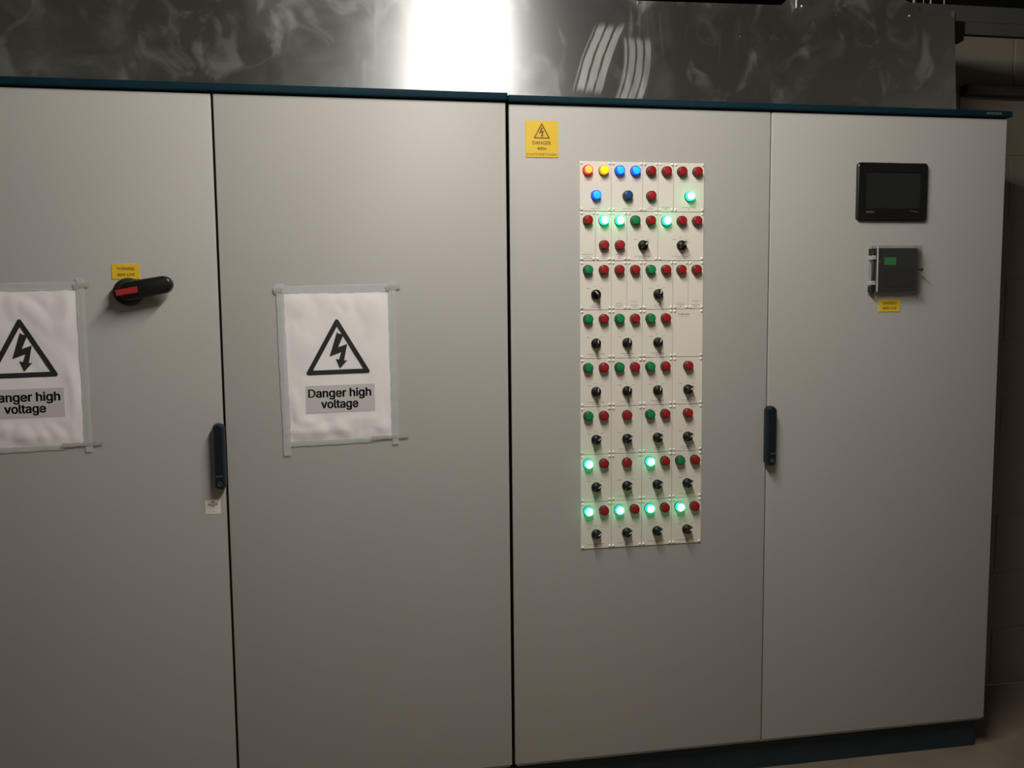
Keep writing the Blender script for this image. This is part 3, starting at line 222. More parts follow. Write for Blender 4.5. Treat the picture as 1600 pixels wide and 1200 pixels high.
 'voltage': ('2323,-9 2305,-15 2287,-19 2268,-21 2247,-22 2219,-21 2192,-16 2167,-7 2145,4 2124,19 2106,36 2091,56 2078,79 2068,103 2061,129 2057,157 2055,187 2057,216 2061,245 2068,271 2078,296 2090,318 2105,339 2123,356 2143,371 2165,383 2188,392 2214,397 2240,398 2257,398 2273,396 2290,392 2306,387 2321,381 2336,372 2351,363 2364,351 2377,338 2388,322 2397,305 2405,287 2412,266 2417,244 2419,220 2420,194 2420,155 2096,155 2096,235 2420,235 2332,177 2330,219 2328,235 2325,250 2320,263 2314,275 2307,286 2299,295 2290,302 2279,308 2268,313 2255,315 2240,316 2226,315 2212,312 2200,308 2189,302 2179,294 2171,285 2163,275 2157,263 2152,251 2148,238 2146,225 2145,211 2145,178 2146,159 2148,142 2153,126 2158,112 2165,100 2173,90 2183,81 2193,74 2205,68 2218,64 2232,61 2248,60 2258,60 2267,62 2276,63 2284,66 2292,69 2299,73 2305,77 2311,83 2316,88 2320,95 2324,102 2332,122 2419,101 2408,71 2401,56 2391,42 2380,30 2368,18 2354,8 2339,-1 1906,-149 1885,-156 1863,-161 1841,-164 1817,-165 1796,-164 1776,-162 1757,-158 1739,-153 1723,-146 1709,-139 1695,-130 1683,-121 1672,-110 1663,-99 1655,-88 1641,-64 1716,-22 1727,-38 1731,-44 1736,-50 1742,-56 1747,-62 1754,-67 1761,-71 1770,-75 1779,-79 1790,-81 1803,-83 1817,-83 1837,-82 1855,-78 1870,-72 1884,-64 1894,-54 1901,-41 1906,-25 1907,-5 1907,54 1924,54 1924,54 1919,47 1914,40 1907,32 1900,24 1890,16 1880,9 1868,3 1855,-2 1840,-6 1823,-8 1805,-9 1781,-8 1758,-3 1736,4 1716,15 1697,28 1680,44 1665,63 1653,84 1643,108 1636,133 1632,161 1630,191 1632,221 1636,249 1643,275 1652,299 1665,321 1679,341 1696,358 1715,372 1736,384 1758,392 1781,397 1806,398 1824,398 1841,395 1856,391 1870,385 1882,379 1892,371 1901,363 1909,355 1915,347 1921,340 1926,333 1925,333 1909,333 1909,393 1997,393 1997,-9 1995,-34 1991,-58 1983,-79 1972,-98 1958,-114 1943,-128 1925,-140 1763,87 1774,81 1786,77 1800,74 1815,73 1830,74 1843,77 1855,81 1866,87 1875,94 1884,103 1891,114 1897,126 1902,141 1906,156 1908,174 1908,193 1908,211 1906,228 1902,244 1897,259 1891,272 1884,283 1875,293 1866,301 1855,307 1843,312 1830,315 1815,316 1800,315 1786,312 1774,307 1764,300 1754,292 1745,282 1738,270 1732,257 1727,243 1723,227 1721,210 1720,193 1721,174 1723,158 1727,142 1732,128 1738,115 1745,105 1754,95 1441,-12 1428,-17 1413,-20 1398,-22 1381,-23 1362,-22 1344,-19 1326,-14 1309,-8 1294,1 1280,11 1267,23 1257,37 1248,53 1242,70 1238,88 1237,108 1238,125 1241,141 1245,155 1252,168 1260,180 1269,189 1280,198 1292,205 1304,211 1316,216 1329,221 1343,224 1357,227 1370,230 1384,232 1397,234 1414,236 1428,238 1441,239 1453,241 1462,242 1470,243 1475,245 1479,247 1481,248 1481,249 1482,251 1482,255 1482,256 1482,267 1481,275 1478,283 1475,290 1471,296 1467,301 1461,305 1455,309 1447,313 1438,315 1428,316 1417,317 1405,316 1394,315 1384,313 1376,309 1368,305 1360,301 1354,296 1349,291 1344,286 1340,280 1337,274 1329,257 1243,282 1257,314 1266,330 1278,344 1290,357 1304,367 1319,376 1334,383 1350,389 1366,393 1382,396 1398,398 1415,398 1426,398 1438,397 1450,395 1463,393 1476,390 1489,385 1502,379 1514,372 1526,363 1537,353 1547,341 1556,327 1563,311 1568,293 1571,273 1572,252 1572,-14 1483,-14 1483,38 1502,38 1502,38 1496,30 1490,22 1483,15 1474,7 1464,0 1453,-6 1356,65 1363,63 1372,61 1381,60 1391,59 1406,60 1420,62 1431,66 1442,71 1451,77 1460,84 1466,92 1472,100 1477,109 1480,119 1482,128 1482,138 1482,159 1502,176 1497,173 1491,171 1484,169 1477,167 1470,165 1463,163 1455,162 1447,161 1439,159 1431,158 1423,157 1416,156 1409,156 1403,155 1398,154 1388,153 1378,151 1369,148 1360,145 1352,142 1345,139 1340,134 1335,130 1331,125 1329,120 1327,113 1327,105 1327,97 1329,91 1331,86 1334,81 1338,76 1343,72 1349,68 986,393 1211,393 1211,313 986,313 1044,92 1044,485 1133,485 1133,98 1134,88 1136,80 1138,74 1140,71 1143,68 1148,66 1155,64 1164,64 1166,64 1169,64 1173,64 1177,65 1181,66 1185,66 1189,67 1206,70 1223,-8 1205,-13 1200,-15 1193,-16 1187,-17 1181,-17 1174,-18 1168,-18 1161,-18 1137,-16 1114,-11 1093,-2 1076,11 1062,28 1052,47 1046,69 968,-15 962,-15 956,-16 950,-16 943,-16 921,-15 901,-10 883,-2 868,10 857,25 849,43 844,63 843,84 843,523 932,523 932,99 932,88 933,79 935,73 936,70 938,69 940,68 944,66 951,66 955,66 958,66 961,66 963,66 965,67 967,67 969,68 985,71 1001,-8 984,-12 979,-13 974,-14 695,4 673,-7 649,-16 624,-21 596,-22 570,-21 544,-16 521,-7 499,5 478,19 461,37 446,56 433,79 422,103 415,130 411,158 409,187 411,218 415,246 422,273 433,297 446,320 461,340 478,357 499,372 521,383 544,392 570,397 596,398 624,397 649,392 673,383 695,372 715,357 733,340 748,320 761,297 771,273 779,246 783,218 784,187 783,158 779,130 771,103 761,79 748,56 733,37 715,19 543,77 554,70 566,65 580,62 596,60 613,62 627,65 640,70 651,77 661,86 670,97 677,109 683,122 688,138 692,153 694,170 694,187 694,205 692,222 688,238 683,253 677,267 670,279 661,290 651,299 640,306 627,311 613,315 596,316 581,315 566,312 554,306 543,299 533,290 524,279 517,267 511,253 506,238 502,222 500,205 500,187 500,170 502,153 506,138 511,122 517,109 524,97 533,86 236,-14 153,-14 -3,393 94,393 178,160 185,142 190,125 196,108 200,91 205,74 210,57 214,41 224,7 165,7 175,41 180,57 185,74 189,91 194,108 199,125 205,142 211,160 295,393 392,393', '27,29,28 27,30,29 26,30,27 26,31,30 26,32,31 25,32,26 25,33,32 24,33,25 24,34,33 24,35,34 23,35,24 23,36,35 22,36,23 22,37,36 21,37,22 21,38,37 21,61,38 61,60,38 60,39,38 20,62,21 62,61,21 59,39,60 20,63,62 58,39,59 20,64,63 57,39,58 20,65,64 57,40,39 56,40,57 20,66,65 19,66,20 55,40,56 19,67,66 55,41,40 54,41,55 19,68,67 53,41,54 19,69,68 18,69,19 53,42,41 18,70,69 52,42,53 18,71,70 51,42,52 17,47,18 47,71,18 51,43,42 47,72,71 50,43,51 17,46,47 72,48,47 72,50,48 50,49,48 73,50,72 50,44,43 73,44,50 16,46,17 74,44,73 74,45,44 15,46,16 75,45,74 76,45,75 14,46,15 14,76,46 76,45,46 14,77,76 13,77,14 13,78,77 97,99,98 13,79,78 12,79,13 96,99,97 96,100,99 12,80,79 95,100,96 12,81,80 94,100,95 93,100,94 12,82,81 11,82,12 92,100,93 11,83,82 91,100,92 91,101,100 90,101,91 11,84,83 89,101,90 11,85,84 88,101,89 87,101,88 11,86,85 86,101,87 11,101,86 10,101,11 10,102,101 10,103,102 9,103,10 9,104,103 8,104,9 8,105,104 8,106,105 7,106,8 7,0,106 6,0,7 6,1,0 6,2,1 5,2,6 5,3,2 4,3,5 181,183,182 181,184,183 180,184,181 180,185,184 195,191,196 191,197,196 191,192,197 192,194,197 194,193,197 193,198,197 179,185,180 179,186,185 179,187,186 178,187,179 178,188,187 177,188,178 177,189,188 177,190,189 176,190,177 176,191,190 176,195,191 175,195,176 193,194,192 175,194,195 175,193,194 175,234,193 234,233,193 233,232,193 232,231,193 231,230,193 230,229,193 229,228,193 228,227,193 227,226,193 226,198,193 174,235,175 235,234,175 174,236,235 174,237,236 174,238,237 174,239,238 173,239,174 173,240,239 173,241,240 172,241,173 172,242,241 225,198,226 172,243,242 171,243,172 224,198,225 171,244,243 223,198,224 171,245,244 170,245,171 222,198,223 170,246,245 221,198,222 170,247,246 169,247,170 169,248,247 220,198,221 168,248,169 168,249,248 219,198,220 168,250,249 218,198,219 167,250,168 167,251,250 217,198,218 167,252,251 216,198,217 166,252,167 166,253,252 215,147,216 147,198,216 166,206,253 214,147,215 166,207,206 213,147,214 165,207,166 165,208,207 212,147,213 165,209,208 211,147,212 165,210,209 210,147,211 165,147,210 164,145,165 145,147,165 145,148,147 146,198,147 164,150,145 150,144,145 148,146,145 148,198,146 149,198,148 163,150,164 150,198,149 163,151,150 144,198,150 162,151,163 162,152,151 162,153,152 161,153,162 161,154,153 160,154,161 160,155,154 160,156,155 159,156,160 143,198,144 159,157,156 158,157,159 143,199,198 123,125,124 142,199,143 142,200,199 123,126,125 141,200,142 123,127,126 123,128,127 140,200,141 123,129,128 140,201,200 123,130,129 122,130,123 139,201,140 122,131,130 122,132,131 138,201,139 122,133,132 137,201,138 122,134,133 137,202,201 122,135,134 136,202,137 122,136,135 122,202,136 121,202,122 121,203,202 120,203,121 119,203,120 119,204,203 118,204,119 118,205,204 117,205,118 116,205,117 116,107,205 115,107,116 115,108,107 114,108,115 114,109,108 113,109,114 113,110,109 112,110,113 112,111,110 335,337,336 335,338,337 334,338,335 334,339,338 333,339,334 333,340,339 332,340,333 332,341,340 332,342,341 331,342,332 331,343,342 330,343,331 330,344,343 329,344,330 329,345,344 328,345,329 328,346,345 327,346,328 327,347,346 326,347,327 326,348,347 325,348,326 325,311,348 311,349,348 325,312,311 310,349,311 325,313,312 309,349,310 325,314,313 308,349,309 324,314,325 324,315,314 307,349,308 307,350,349 324,316,315 306,350,307 305,350,306 324,317,316 324,318,317 304,350,305 324,319,318 303,350,304 303,351,350 324,320,319 302,351,303 324,321,320 301,351,302 323,322,324 322,321,324 300,351,301 300,352,351 299,352,300 298,352,299 297,352,298 297,353,352 296,353,297 295,353,296 294,353,295 293,382,294 382,353,294 292,382,293 291,382,292 290,382,291 289,382,290 288,382,289 287,382,288 286,382,287 285,382,286 284,382,285 283,382,284 282,382,283 281,382,282 280,382,281 279,382,280 278,382,279 277,382,278 276,382,277 275,382,276 274,382,275 274,383,382 381,353,382 274,384,383 274,385,384 274,386,385 273,386,274 273,387,386 273,388,387 273,389,388 273,390,389 273,391,390 273,392,391 380,353,381 273,393,392 273,394,393 273,395,394 273,396,395 272,396,273 272,397,396 272,398,397 272,399,398 272,400,399 272,401,400 272,402,401 272,403,402 271,403,272 271,404,403 379,353,380 271,405,404 271,406,405 378,353,379 271,407,406 270,407,271 270,408,407 377,353,378 270,409,408 376,353,377 269,409,270 269,410,409 375,353,376 269,411,410 374,353,375 269,412,411 268,412,269 268,413,412 373,353,374 268,414,413 372,356,373 356,353,373 268,415,414 268,416,415 371,356,372 267,416,268 267,364,416 370,356,371 267,365,364 267,366,365 369,356,370 267,367,366 368,356,369 267,368,367 267,356,368 266,355,267 355,356,267 266,360,355 360,354,355 357,353,356 358,353,357 265,360,266 359,353,358 264,360,265 360,353,359 264,361,360 354,353,360 263,361,264 263,362,361 262,362,263 262,363,362 262,254,363 261,254,262 261,255,254 260,255,261 260,256,255 259,256,260 259,257,256 258,257,259 421,423,422 421,424,423 420,418,417 420,419,418 421,425,424 456,425,421 456,426,425 456,427,426 456,428,427 456,429,428 439,441,440 455,429,456 455,430,429 438,441,439 437,441,438 455,431,430 436,441,437 435,441,436 455,432,431 434,441,435 433,441,434 432,441,433 455,441,432 454,441,455 453,441,454 452,441,453 451,441,452 451,442,441 450,442,451 450,443,442 450,444,443 450,445,444 449,445,450 449,446,445 449,447,446 449,448,447 469,471,470 469,472,471 469,473,472 469,474,473 468,474,469 468,475,474 468,476,475 487,489,488 468,477,476 468,478,477 468,479,478 486,489,487 485,489,486 484,489,485 483,489,484 468,480,479 482,489,483 481,489,482 480,489,481 468,489,480 467,489,468 466,489,467 465,489,466 464,489,465 463,489,464 463,490,489 462,490,463 462,491,490 462,492,491 462,457,492 462,458,457 461,458,462 461,459,458 461,460,459 520,522,521 520,523,522 519,523,520 519,524,523 518,524,519 518,525,524 517,525,518 517,526,525 516,526,517 516,527,526 515,527,516 515,528,527 514,528,515 513,570,514 570,569,514 569,528,514 569,568,528 568,529,528 513,571,570 567,529,568 513,572,571 566,529,567 513,573,572 565,529,566 513,574,573 564,529,565 512,574,513 564,530,529 512,575,574 563,530,564 512,576,575 562,530,563 511,576,512 562,531,530 511,577,576 561,531,562 511,578,577 560,531,561 510,578,511 560,532,531 510,579,578 559,532,560 510,580,579 558,532,559 509,580,510 558,533,532 509,581,580 557,533,558 509,582,581 556,533,557 556,534,533 508,582,509 508,583,582 555,534,556 555,535,534 507,583,508 554,535,555 507,584,583 553,535,554 507,585,584 553,536,535 506,585,507 552,536,553 506,586,585 551,536,552 506,587,586 551,537,536 505,587,506 550,537,551 505,588,587 549,537,550 505,541,588 549,538,537 504,541,505 548,538,549 504,542,541 547,538,548 504,543,542 546,538,547 504,544,543 545,538,546 504,545,544 504,538,545 504,539,538 503,539,504 502,539,503 502,540,539 501,540,502 501,493,540 500,493,501 500,494,493 499,494,500 499,495,494 498,495,499 498,496,495 497,496,498 590,592,591 590,593,592 610,612,611 610,589,612 590,594,593 609,589,610 590,595,594 608,589,609 590,607,595 607,596,595 607,596,608 596,589,608 597,589,596 590,606,607 598,589,597 590,605,606 599,589,598 590,604,605 590,603,604 600,589,599 590,602,603 601,589,600 590,601,602 590,589,601'),
}
_tc = {}
def text_geo(s, bold=0.0, sp=1.0):
    k = (s, bold, sp)
    if s in GLYPHS and k not in _tc:
        _tc[k] = ([tuple(int(c)/1000 for c in p.split(',')) for p in GLYPHS[s][0].split()], [tuple(int(c) for c in p.split(',')) for p in GLYPHS[s][1].split()])
    if k not in _tc:
        cu = bpy.data.curves.new('t', 'FONT'); cu.body = s; cu.resolution_u = 2 if len(s) > 14 else 3; cu.offset = bold; cu.space_character = sp
        o = bpy.data.objects.new('t', cu); COL.objects.link(o)
        bpy.context.view_layer.update()
        dg = bpy.context.evaluated_depsgraph_get(); me = bpy.data.meshes.new_from_object(o.evaluated_get(dg))
        vs = [(v.co.x, v.co.y) for v in me.vertices]; fs = [tuple(p.vertices) for p in me.polygons]
        bpy.data.objects.remove(o); bpy.data.curves.remove(cu); bpy.data.meshes.remove(me)
        _tc[k] = (vs, fs)
    return _tc[k]
def add_text(bm, s, cx, zb, width, cap, y, bold=0.0, mi=0, sp=1.0, tilt=0.0):
    """text centred on cx, baseline zb, given width and capital height, raised front face at y"""
    vs, fs = text_geo(s, bold, sp)
    x0 = min(v[0] for v in vs); x1 = max(v[0] for v in vs)
    sx = width/(x1-x0); sz = cap/(0.525 if s in GLYPHS else 0.70)
    V = [bm.verts.new((cx+(vx-(x0+x1)/2)*sx, y, zb+vy*sz+tilt*(vx-(x0+x1)/2)*sx)) for vx, vy in vs]
    for f in fs:
        try: bm.faces.new([V[i] for i in f]).material_index = mi
        except ValueError: pass
def flat_text(name, m, items, parent, y):
    bm = bmesh.new()
    for it in items: add_text(bm, *it[:5], y, **(it[5] if len(it) > 5 else {}))
    me = bpy.data.meshes.new(name); bm.to_mesh(me); bm.free(); me.materials.append(m)
    return put(name, me, parent)
# ------------------------------------------------------------------ the room
boxo('floor', M['concrete'], -3.4, 3.6, -4.2, 0.43, -0.05, 0.0); struct(bpy.data.objects['floor'])
WY = 0.43
wall = boxo('wall_back', M['mortar'], -3.4, 3.6, WY+0.001, WY+0.12, 0.0, 3.3); struct(wall)
# block courses of the back wall, as far as the gap beside the cabinets shows them
bm = bmesh.new(); box(bm, -0.2155, 0.2155, WY-0.002, WY+0.09, 0.0, 0.2155, 0.0015)
blk = finish(bm, 'block', M['block'], wall, loc=(0, 0, 0)); first = True
for c in range(14):
    z = c*0.225+0.006
    for k in range(5):
        x = 1.30+k*0.44+(0.22 if c % 2 else 0.0)
        o = blk if first else blk.copy()
        if not first: COL.objects.link(o); o.parent = wall
        first = False
        o.location = (x, random.uniform(-0.0015, 0.0015), z)
ceil = boxo('ceiling', M['soffit'], -3.4, 3.6, -4.2, WY+0.12, 3.3, 3.35); struct(ceil)
# ------------------------------------------------------------------ cabinets
TOP = 1.9521+ZO; BOT = ZO
def cabinet(x0, xm, x1, ztop, label, hx, first_cab, zb):
    t = root('switchgear_cabinet', label, 'cabinet', ((x0+x1)/2, 0, 0), 'switchgear cabinets in the row')
    cx = (x0+x1)/2
    def P(o): o.parent = t; o.location = (o.location.x-cx, o.location.y, o.location.z); return o
    P(boxo('carcass', M['lip'], x0+0.006, x1-0.006, 0.020, 0.40, 0.104, ztop+0.002, 0.002))
    P(boxo('frame_gasket', M['gap'], x0+0.014, x1-0.014, 0.0150, 0.0205, 0.125, ztop-0.004))
    P(boxo('bottom_lip', M['lip'], x0+0.010, x1-0.010, 0.004, 0.019, 0.1035, 0.1085, 0.001))
    ga = 0.0032 if first_cab else 0.0018
    for a, b in ((x0+0.0045, xm-ga), (xm+ga, x1-0.0045)):
        bm = bmesh.new(); box(bm, a, b, 0.0, 0.0148, zb, ztop, 0.0028, 3)
        P(finish(bm, 'door', M['door'], smooth=True))
    # top rail
    bm = bmesh.new(); box(bm, x0+0.001, x1+(0.0 if first_cab else 0.002), -0.014, 0.03, ztop+0.004, ztop+(0.0245 if first_cab else 0.0225), 0.003, 3)
    P(finish(bm, 'top_rail', M['blue'], smooth=True))
    P(boxo('plinth', M['plinth'], x0+0.012, x1-0.012, 0.030, 0.38, 0.0, 0.1032, 0.002))
    # lever handle with its lock
    zt, zb_ = 1.1815, 0.9955
    bm = bmesh.new(); r = 0.0165
    prism(bm, rrect(hx-0.0145, hx+0.0145, zb_+0.002, zt-0.002, 0.0144, 8), -0.012, 0.0)
    P(finish(bm, 'handle_base', M['handle'], smooth=True))
    bm = bmesh.new()
    pro = [(-0.012, 0.0), (-0.020, 0.0), (-0.0285, 0.0025), (-0.0325, 0.006)]
    loops = []
    for y, ins in pro:
        pts = rrect(hx-r+ins, hx+r-ins, zb_+ins, zt-ins, r-ins-0.0002, 8); loops.append([bm.verts.new((x, y, z)) for x, z in pts])
    n = len(loops[0])
    for A, B in zip(loops, loops[1:]):
        for i in range(n): bm.faces.new((A[i], A[(i+1) % n], B[(i+1) % n], B[i]))
    bm.faces.new(loops[-1]); bm.faces.new(loops[0][::-1])
    h = P(finish(bm, 'door_handle', M['handle'], smooth=True))
    bx = -cx
    def S(o): o.parent = h; o.location = (0, 0, 0); return o
    S(boxo('silver_strip', M['silver'], hx-0.0085, hx+0.0085, -0.0332, -0.0320, zb_+0.040, zb_+0.0422))
    bm = bmesh.new(); lathe(bm, [(0.0, -0.0335), (0.0028, -0.0335), (0.0032, -0.0342), (0.0062, -0.0345), (0.0072, -0.0335), (0.0075, -0.0318)], 20, cx=hx, cz=zb_+0.0185)
    o = S(finish(bm, 'lock_barrel', M['tray'])); o['label'] = 'round grey key lock'
    return t
cabA = cabinet(-1.6, -0.8, 0.0, TOP+0.003, 'pale grey double-door cabinet at the left, carrying the two danger posters', -0.8135, True, BOT)
cabB = cabinet(0.0, 0.8, 1.597, TOP-0.0005, 'pale grey double-door cabinet at the right, carrying the lamp panel and touchscreen', 0.8052, False, BOT)
bm = bmesh.new(); a, b = at(1542, 176, -0.015), at(1566, 177, -0.015)
add_text(bm, 'emax', (a.x+b.x)/2, TOP+0.0095, b.x-a.x, 0.0095, -0.0143, bold=0.01)
me = bpy.data.meshes.new('maker_name'); bm.to_mesh(me); bm.free(); me.materials.append(M['fadedtext'])
o = put('maker_name', me, cabB); o.location = (-0.7985, 0, 0); o['label'] = 'small grey raised letters at the rail end'
# ------------------------------------------------------------------ metal sheet above the cabinets
SY = 0.032
sh = root('metal_sheet_cover', 'brushed bare metal sheet with wiped smears above the row of cabinets', 'metal panel', (0, SY, 2.08))
ST = 2.372
def SP(o): o.parent = sh; o.location = (0, -SY, -2.08); return o
bm = bmesh.new()
prism(bm, [(-2.7, 2.076), (at(1494.5, 168, SY).x, 2.076), (at(1491, 30, SY).x, 2.392), (0.8635+0.012, ST+0.010), (0.8635, ST+0.0105), (0.40, ST+0.0015), (-2.7, ST-0.03)], SY, SY+0.003)
me_o = finish(bm, 'lower_sheet', M['sheet']); me_o.parent = sh; me_o.location = (0, -SY, -2.08)
bm = bmesh.new()
prism(bm, [(-2.7, ST-0.05), (0.395, ST-0.02), (0.395, 2.62), (-2.7, 2.62)], SY+0.0035, SY+0.0065)
SP(finish(bm, 'upper_sheet', M['sheet']))
bm = bmesh.new()
prism(bm, [(0.80, ST-0.02), (1.30, ST-0.02), (1.30, ST+0.030), (0.868, ST+0.17), (0.868, ST+0.034), (0.825, ST-0.004)], SY+0.0035, SY+0.0065)
SP(finish(bm, 'end_gusset', M['sheet']))
for u, v, r in ((997, 4.5, 0.0040), (1253, 9.5, 0.0046), (1421, 25, 0.0032), (1000, 155, 0.002), (1428, 165, 0.002)):
    p = at(u, v, SY); bm = bmesh.new(); lathe(bm, [(0, -0.004), (r*0.6, -0.0034), (r, -0.0008), (r, 0.0)], 14)
    o = finish(bm, 'screw', M['silver'] if r > 0.0025 else M['blackm']); o.parent = sh; o.location = (p.x, 0.0, p.z-2.08)
# dark void behind, rods and cable tray
duct = boxo('insulated_duct', M['soffit'], -2.8, 3.2, 0.22, 0.42, 2.475, 2.80, 0.01)
tag(duct, 'black insulated duct running above and behind the metal sheet', 'duct')
p = at(1244, 12.5, 0.024)
bm = bmesh.new(); lathe(bm, [(0.0, 0), (0.0026, 0), (0.0026, 0.55), (0, 0.55)], 10)
rod = finish(bm, 'hanging_rod', M['white']); rod.rotation_euler = (math.radians(90), 0, 0); rod.location = (p.x, 0.024, p.z)
tag(rod, 'thin white rod in front of the sheet, top edge of the picture', 'rod')
for ki, (u, w, ex) in enumerate(((1386, 1.6, 3), (1395, 1.4, 3), (1408, 1.6, 4), (1428, 4.6, 5), (1443, 1.5, 5), (1454, 3.0, 6), (1475, 2.4, 8))):
    p = at(u, ex, 0.12); r = w*0.00095
    bm = bmesh.new(); lathe(bm, [(0.0, 0), (r, 0), (r, 0.5), (0, 0.5)], 10)
    o = finish(bm, 'hanging_cable', M['cable']); o.rotation_euler = (math.radians(90), 0, 0); o.location = (p.x, 0.12, 2.40)
    tag(o, ('thin grey vertical cable at the far left of those above the sheet', 'thin grey cable second from the left above the sheet', 'thin grey cable just left of the widest one', 'widest grey vertical cable above the sheet at top right', 'thin grey cable just right of the widest one', 'medium grey cable second from the right above the sheet', 'pale vertical cable at the far right above the sheet')[ki], 'cable', 'cables above the sheet')
ct = root('cable_tray', 'dark galvanised tray running right from the end of the metal sheet', 'cable tray', (1.49, 0.04, 2.33))
def TP(o): o.parent = ct; o.location = (-1.49, -0.04, -2.33); return o
zt1, zt2, zt3, zt4 = at(1507, 9, 0.042).z, at(1507, 34, 0.042).z, at(1507, 53.3, 0.042).z, at(1490, 68.5, 0.036).z
bm = bmesh.new(); prism(bm, [(1.25, zt2), (3.2, zt2), (3.2, zt1+0.003), (1.25, zt1)], SY+0.008, SY+0.012)
TP(finish(bm, 'side_flange', M['tray']))
xe = at(1507, 45, 0.036).x
TP(boxo('side_web', M['tray'], xe, 3.2, SY+0.0095, SY+0.0125, zt3, zt2-0.0004))
TP(boxo('tray_base', M['blackm'], xe+0.002, 3.2, SY+0.013, SY+0.03, zt3, zt3+0.003))
bm = bmesh.new(); prism(bm, [(1.40, zt2-0.001), (xe-0.0005, zt2-0.001), (at(1505.5, 64, 0.036).x, at(1505.5, 64, 0.036).z), (at(1490, 68.5, 0.036).x, zt4), (1.40, zt4-0.004)], SY+0.0035, SY+0.06)
TP(finish(bm, 'end_plate', M['soffit']))
tk = boxo('wall_trunking', M['tray'], 1.742, 3.2, WY-0.045, WY-0.0045, 2.236, 2.272, 0.002)
tag(tk, 'narrow dark trunking fixed to the block wall right of the metal sheet', 'trunking')
# ------------------------------------------------------------------ fluorescent batten that lights the cabinets (just above the frame)
lf = root('ceiling_light', 'lit fluorescent batten hanging above the cabinets, seen as a glare in the metal sheet', 'light', (TUBE_X, (TUBE_Y0+TUBE_Y1)/2, TUBE_Z))
hl = (TUBE_Y0-TUBE_Y1)/2
boxo('batten_housing', M['housing'], -0.03, 0.03, -hl-0.03, hl+0.03, 0.022, 0.075, 0.004, lf)
bm = bmesh.new(); lathe(bm, [(0, -hl), (0.014, -hl), (0.014, hl), (0, hl)], 16)
finish(bm, 'fluorescent_tube', M['tube'], lf)
for s in (-1, 1): boxo('tube_holder', M['housing'], -0.012, 0.012, s*hl-0.012 if s < 0 else s*hl+0.0005, s*hl-0.0005 if s < 0 else s*hl+0.012, -0.016, 0.024, 0.002, lf)
for s in (-1, 1): boxo('drop_rod', M['cable'], -0.004, 0.004, s*hl*0.7-0.004, s*hl*0.7+0.004, 0.074, 3.302-TUBE_Z, 0.0, lf)
# ------------------------------------------------------------------ control plates
PX, PZ, CW, RH = 0.2092, 1.797+ZO, 0.04750, 0.14280
def proto_meshes():
    d = {}
    bm = bmesh.new(); lathe(bm, [(0.0140, 0.0), (0.0146, -0.0015), (0.0146, -0.0050), (0.0138, -0.0062), (0.0, -0.0062)], 28)
    o = finish(bm, 'b', M['black']); d['bezel'] = o.data; bpy.data.objects.remove(o)
    for t in ('red', 'green', 'blue_off', 'red_on', 'yellow_on', 'blue_on', 'green_on'):
        bm = bmesh.new(); lathe(bm, [(0.0136, -0.0060), (0.0136, -0.0150), (0.0129, -0.0170), (0.0108, -0.0178), (0.0, -0.0182)], 28, [0, 0, 0, 1])
        o = finish(bm, 'l', [M['s_'+t], M['f_'+t]]); d['lens_'+t] = o.data; bpy.data.objects.remove(o)
    M['knob'] = mat('satin_black_knob', (0.008, 0.009, 0.008), 0.5, var=0.2, spec=0.35)
    bm = bmesh.new(); lathe(bm, [(0.0140, 0.0), (0.0145, -0.0015), (0.0145, -0.0070), (0.0136, -0.0085), (0.0122, -0.0085), (0.0122, -0.0140), (0.0, -0.0142)], 28)
    o = finish(bm, 's', M['knob']); d['collar'] = o.data; bpy.data.objects.remove(o)
    bm = bmesh.new()
    lo = [(-0.0042, -0.0125), (0.0042, -0.0125), (0.0042, 0.0150), (-0.0042, 0.0150)]; hi = [(-0.0030, -0.0105), (0.0030, -0.0105), (0.0030, 0.0140), (-0.0030, 0.0140)]
    A = [bm.verts.new((x, -0.0135, z)) for x, z in lo]; B = [bm.verts.new((x, -0.0285, z)) for x, z in hi]
    for i in range(4): bm.faces.new((A[i], A[(i+1) % 4], B[(i+1) % 4], B[i]))
    bm.faces.new(B); bm.faces.new(A[::-1])
    bmesh.ops.bevel(bm, geom=list(bm.edges), offset=0.0012, segments=2, affect='EDGES')
    o = finish(bm, 'g', M['knob'], smooth=True); d['grip'] = o.data; bpy.data.objects.remove(o)
    bm = bmesh.new(); box(bm, -0.0013, 0.0013, -0.0293, -0.0283, 0.0010, 0.0130)
    o = finish(bm, 'p', M['white']); d['pointer'] = o.data; bpy.data.objects.remove(o)
    bm = bmesh.new(); lathe(bm, [(0.0042, 0.0), (0.0040, -0.0014), (0.0022, -0.0028), (0.0, -0.0032)], 12)
    o = finish(bm, 'r', M['rivet']); d['rivet'] = o.data; bpy.data.objects.remove(o)
    return d
PM = proto_meshes()
LN = {'r': 'red', 'g': 'green', 'b': 'blue_off', 'R': 'red_on', 'Y': 'yellow_on', 'B': 'blue_on', 'G': 'green_on'}
LL = {'r': 'unlit red indicator lamp', 'g': 'unlit green indicator lamp', 'b': 'unlit dark blue indicator lamp', 'R': 'glowing red indicator lamp', 'Y': 'glowing yellow indicator lamp', 'B': 'glowing blue indicator lamp', 'G': 'brightly lit green indicator lamp'}
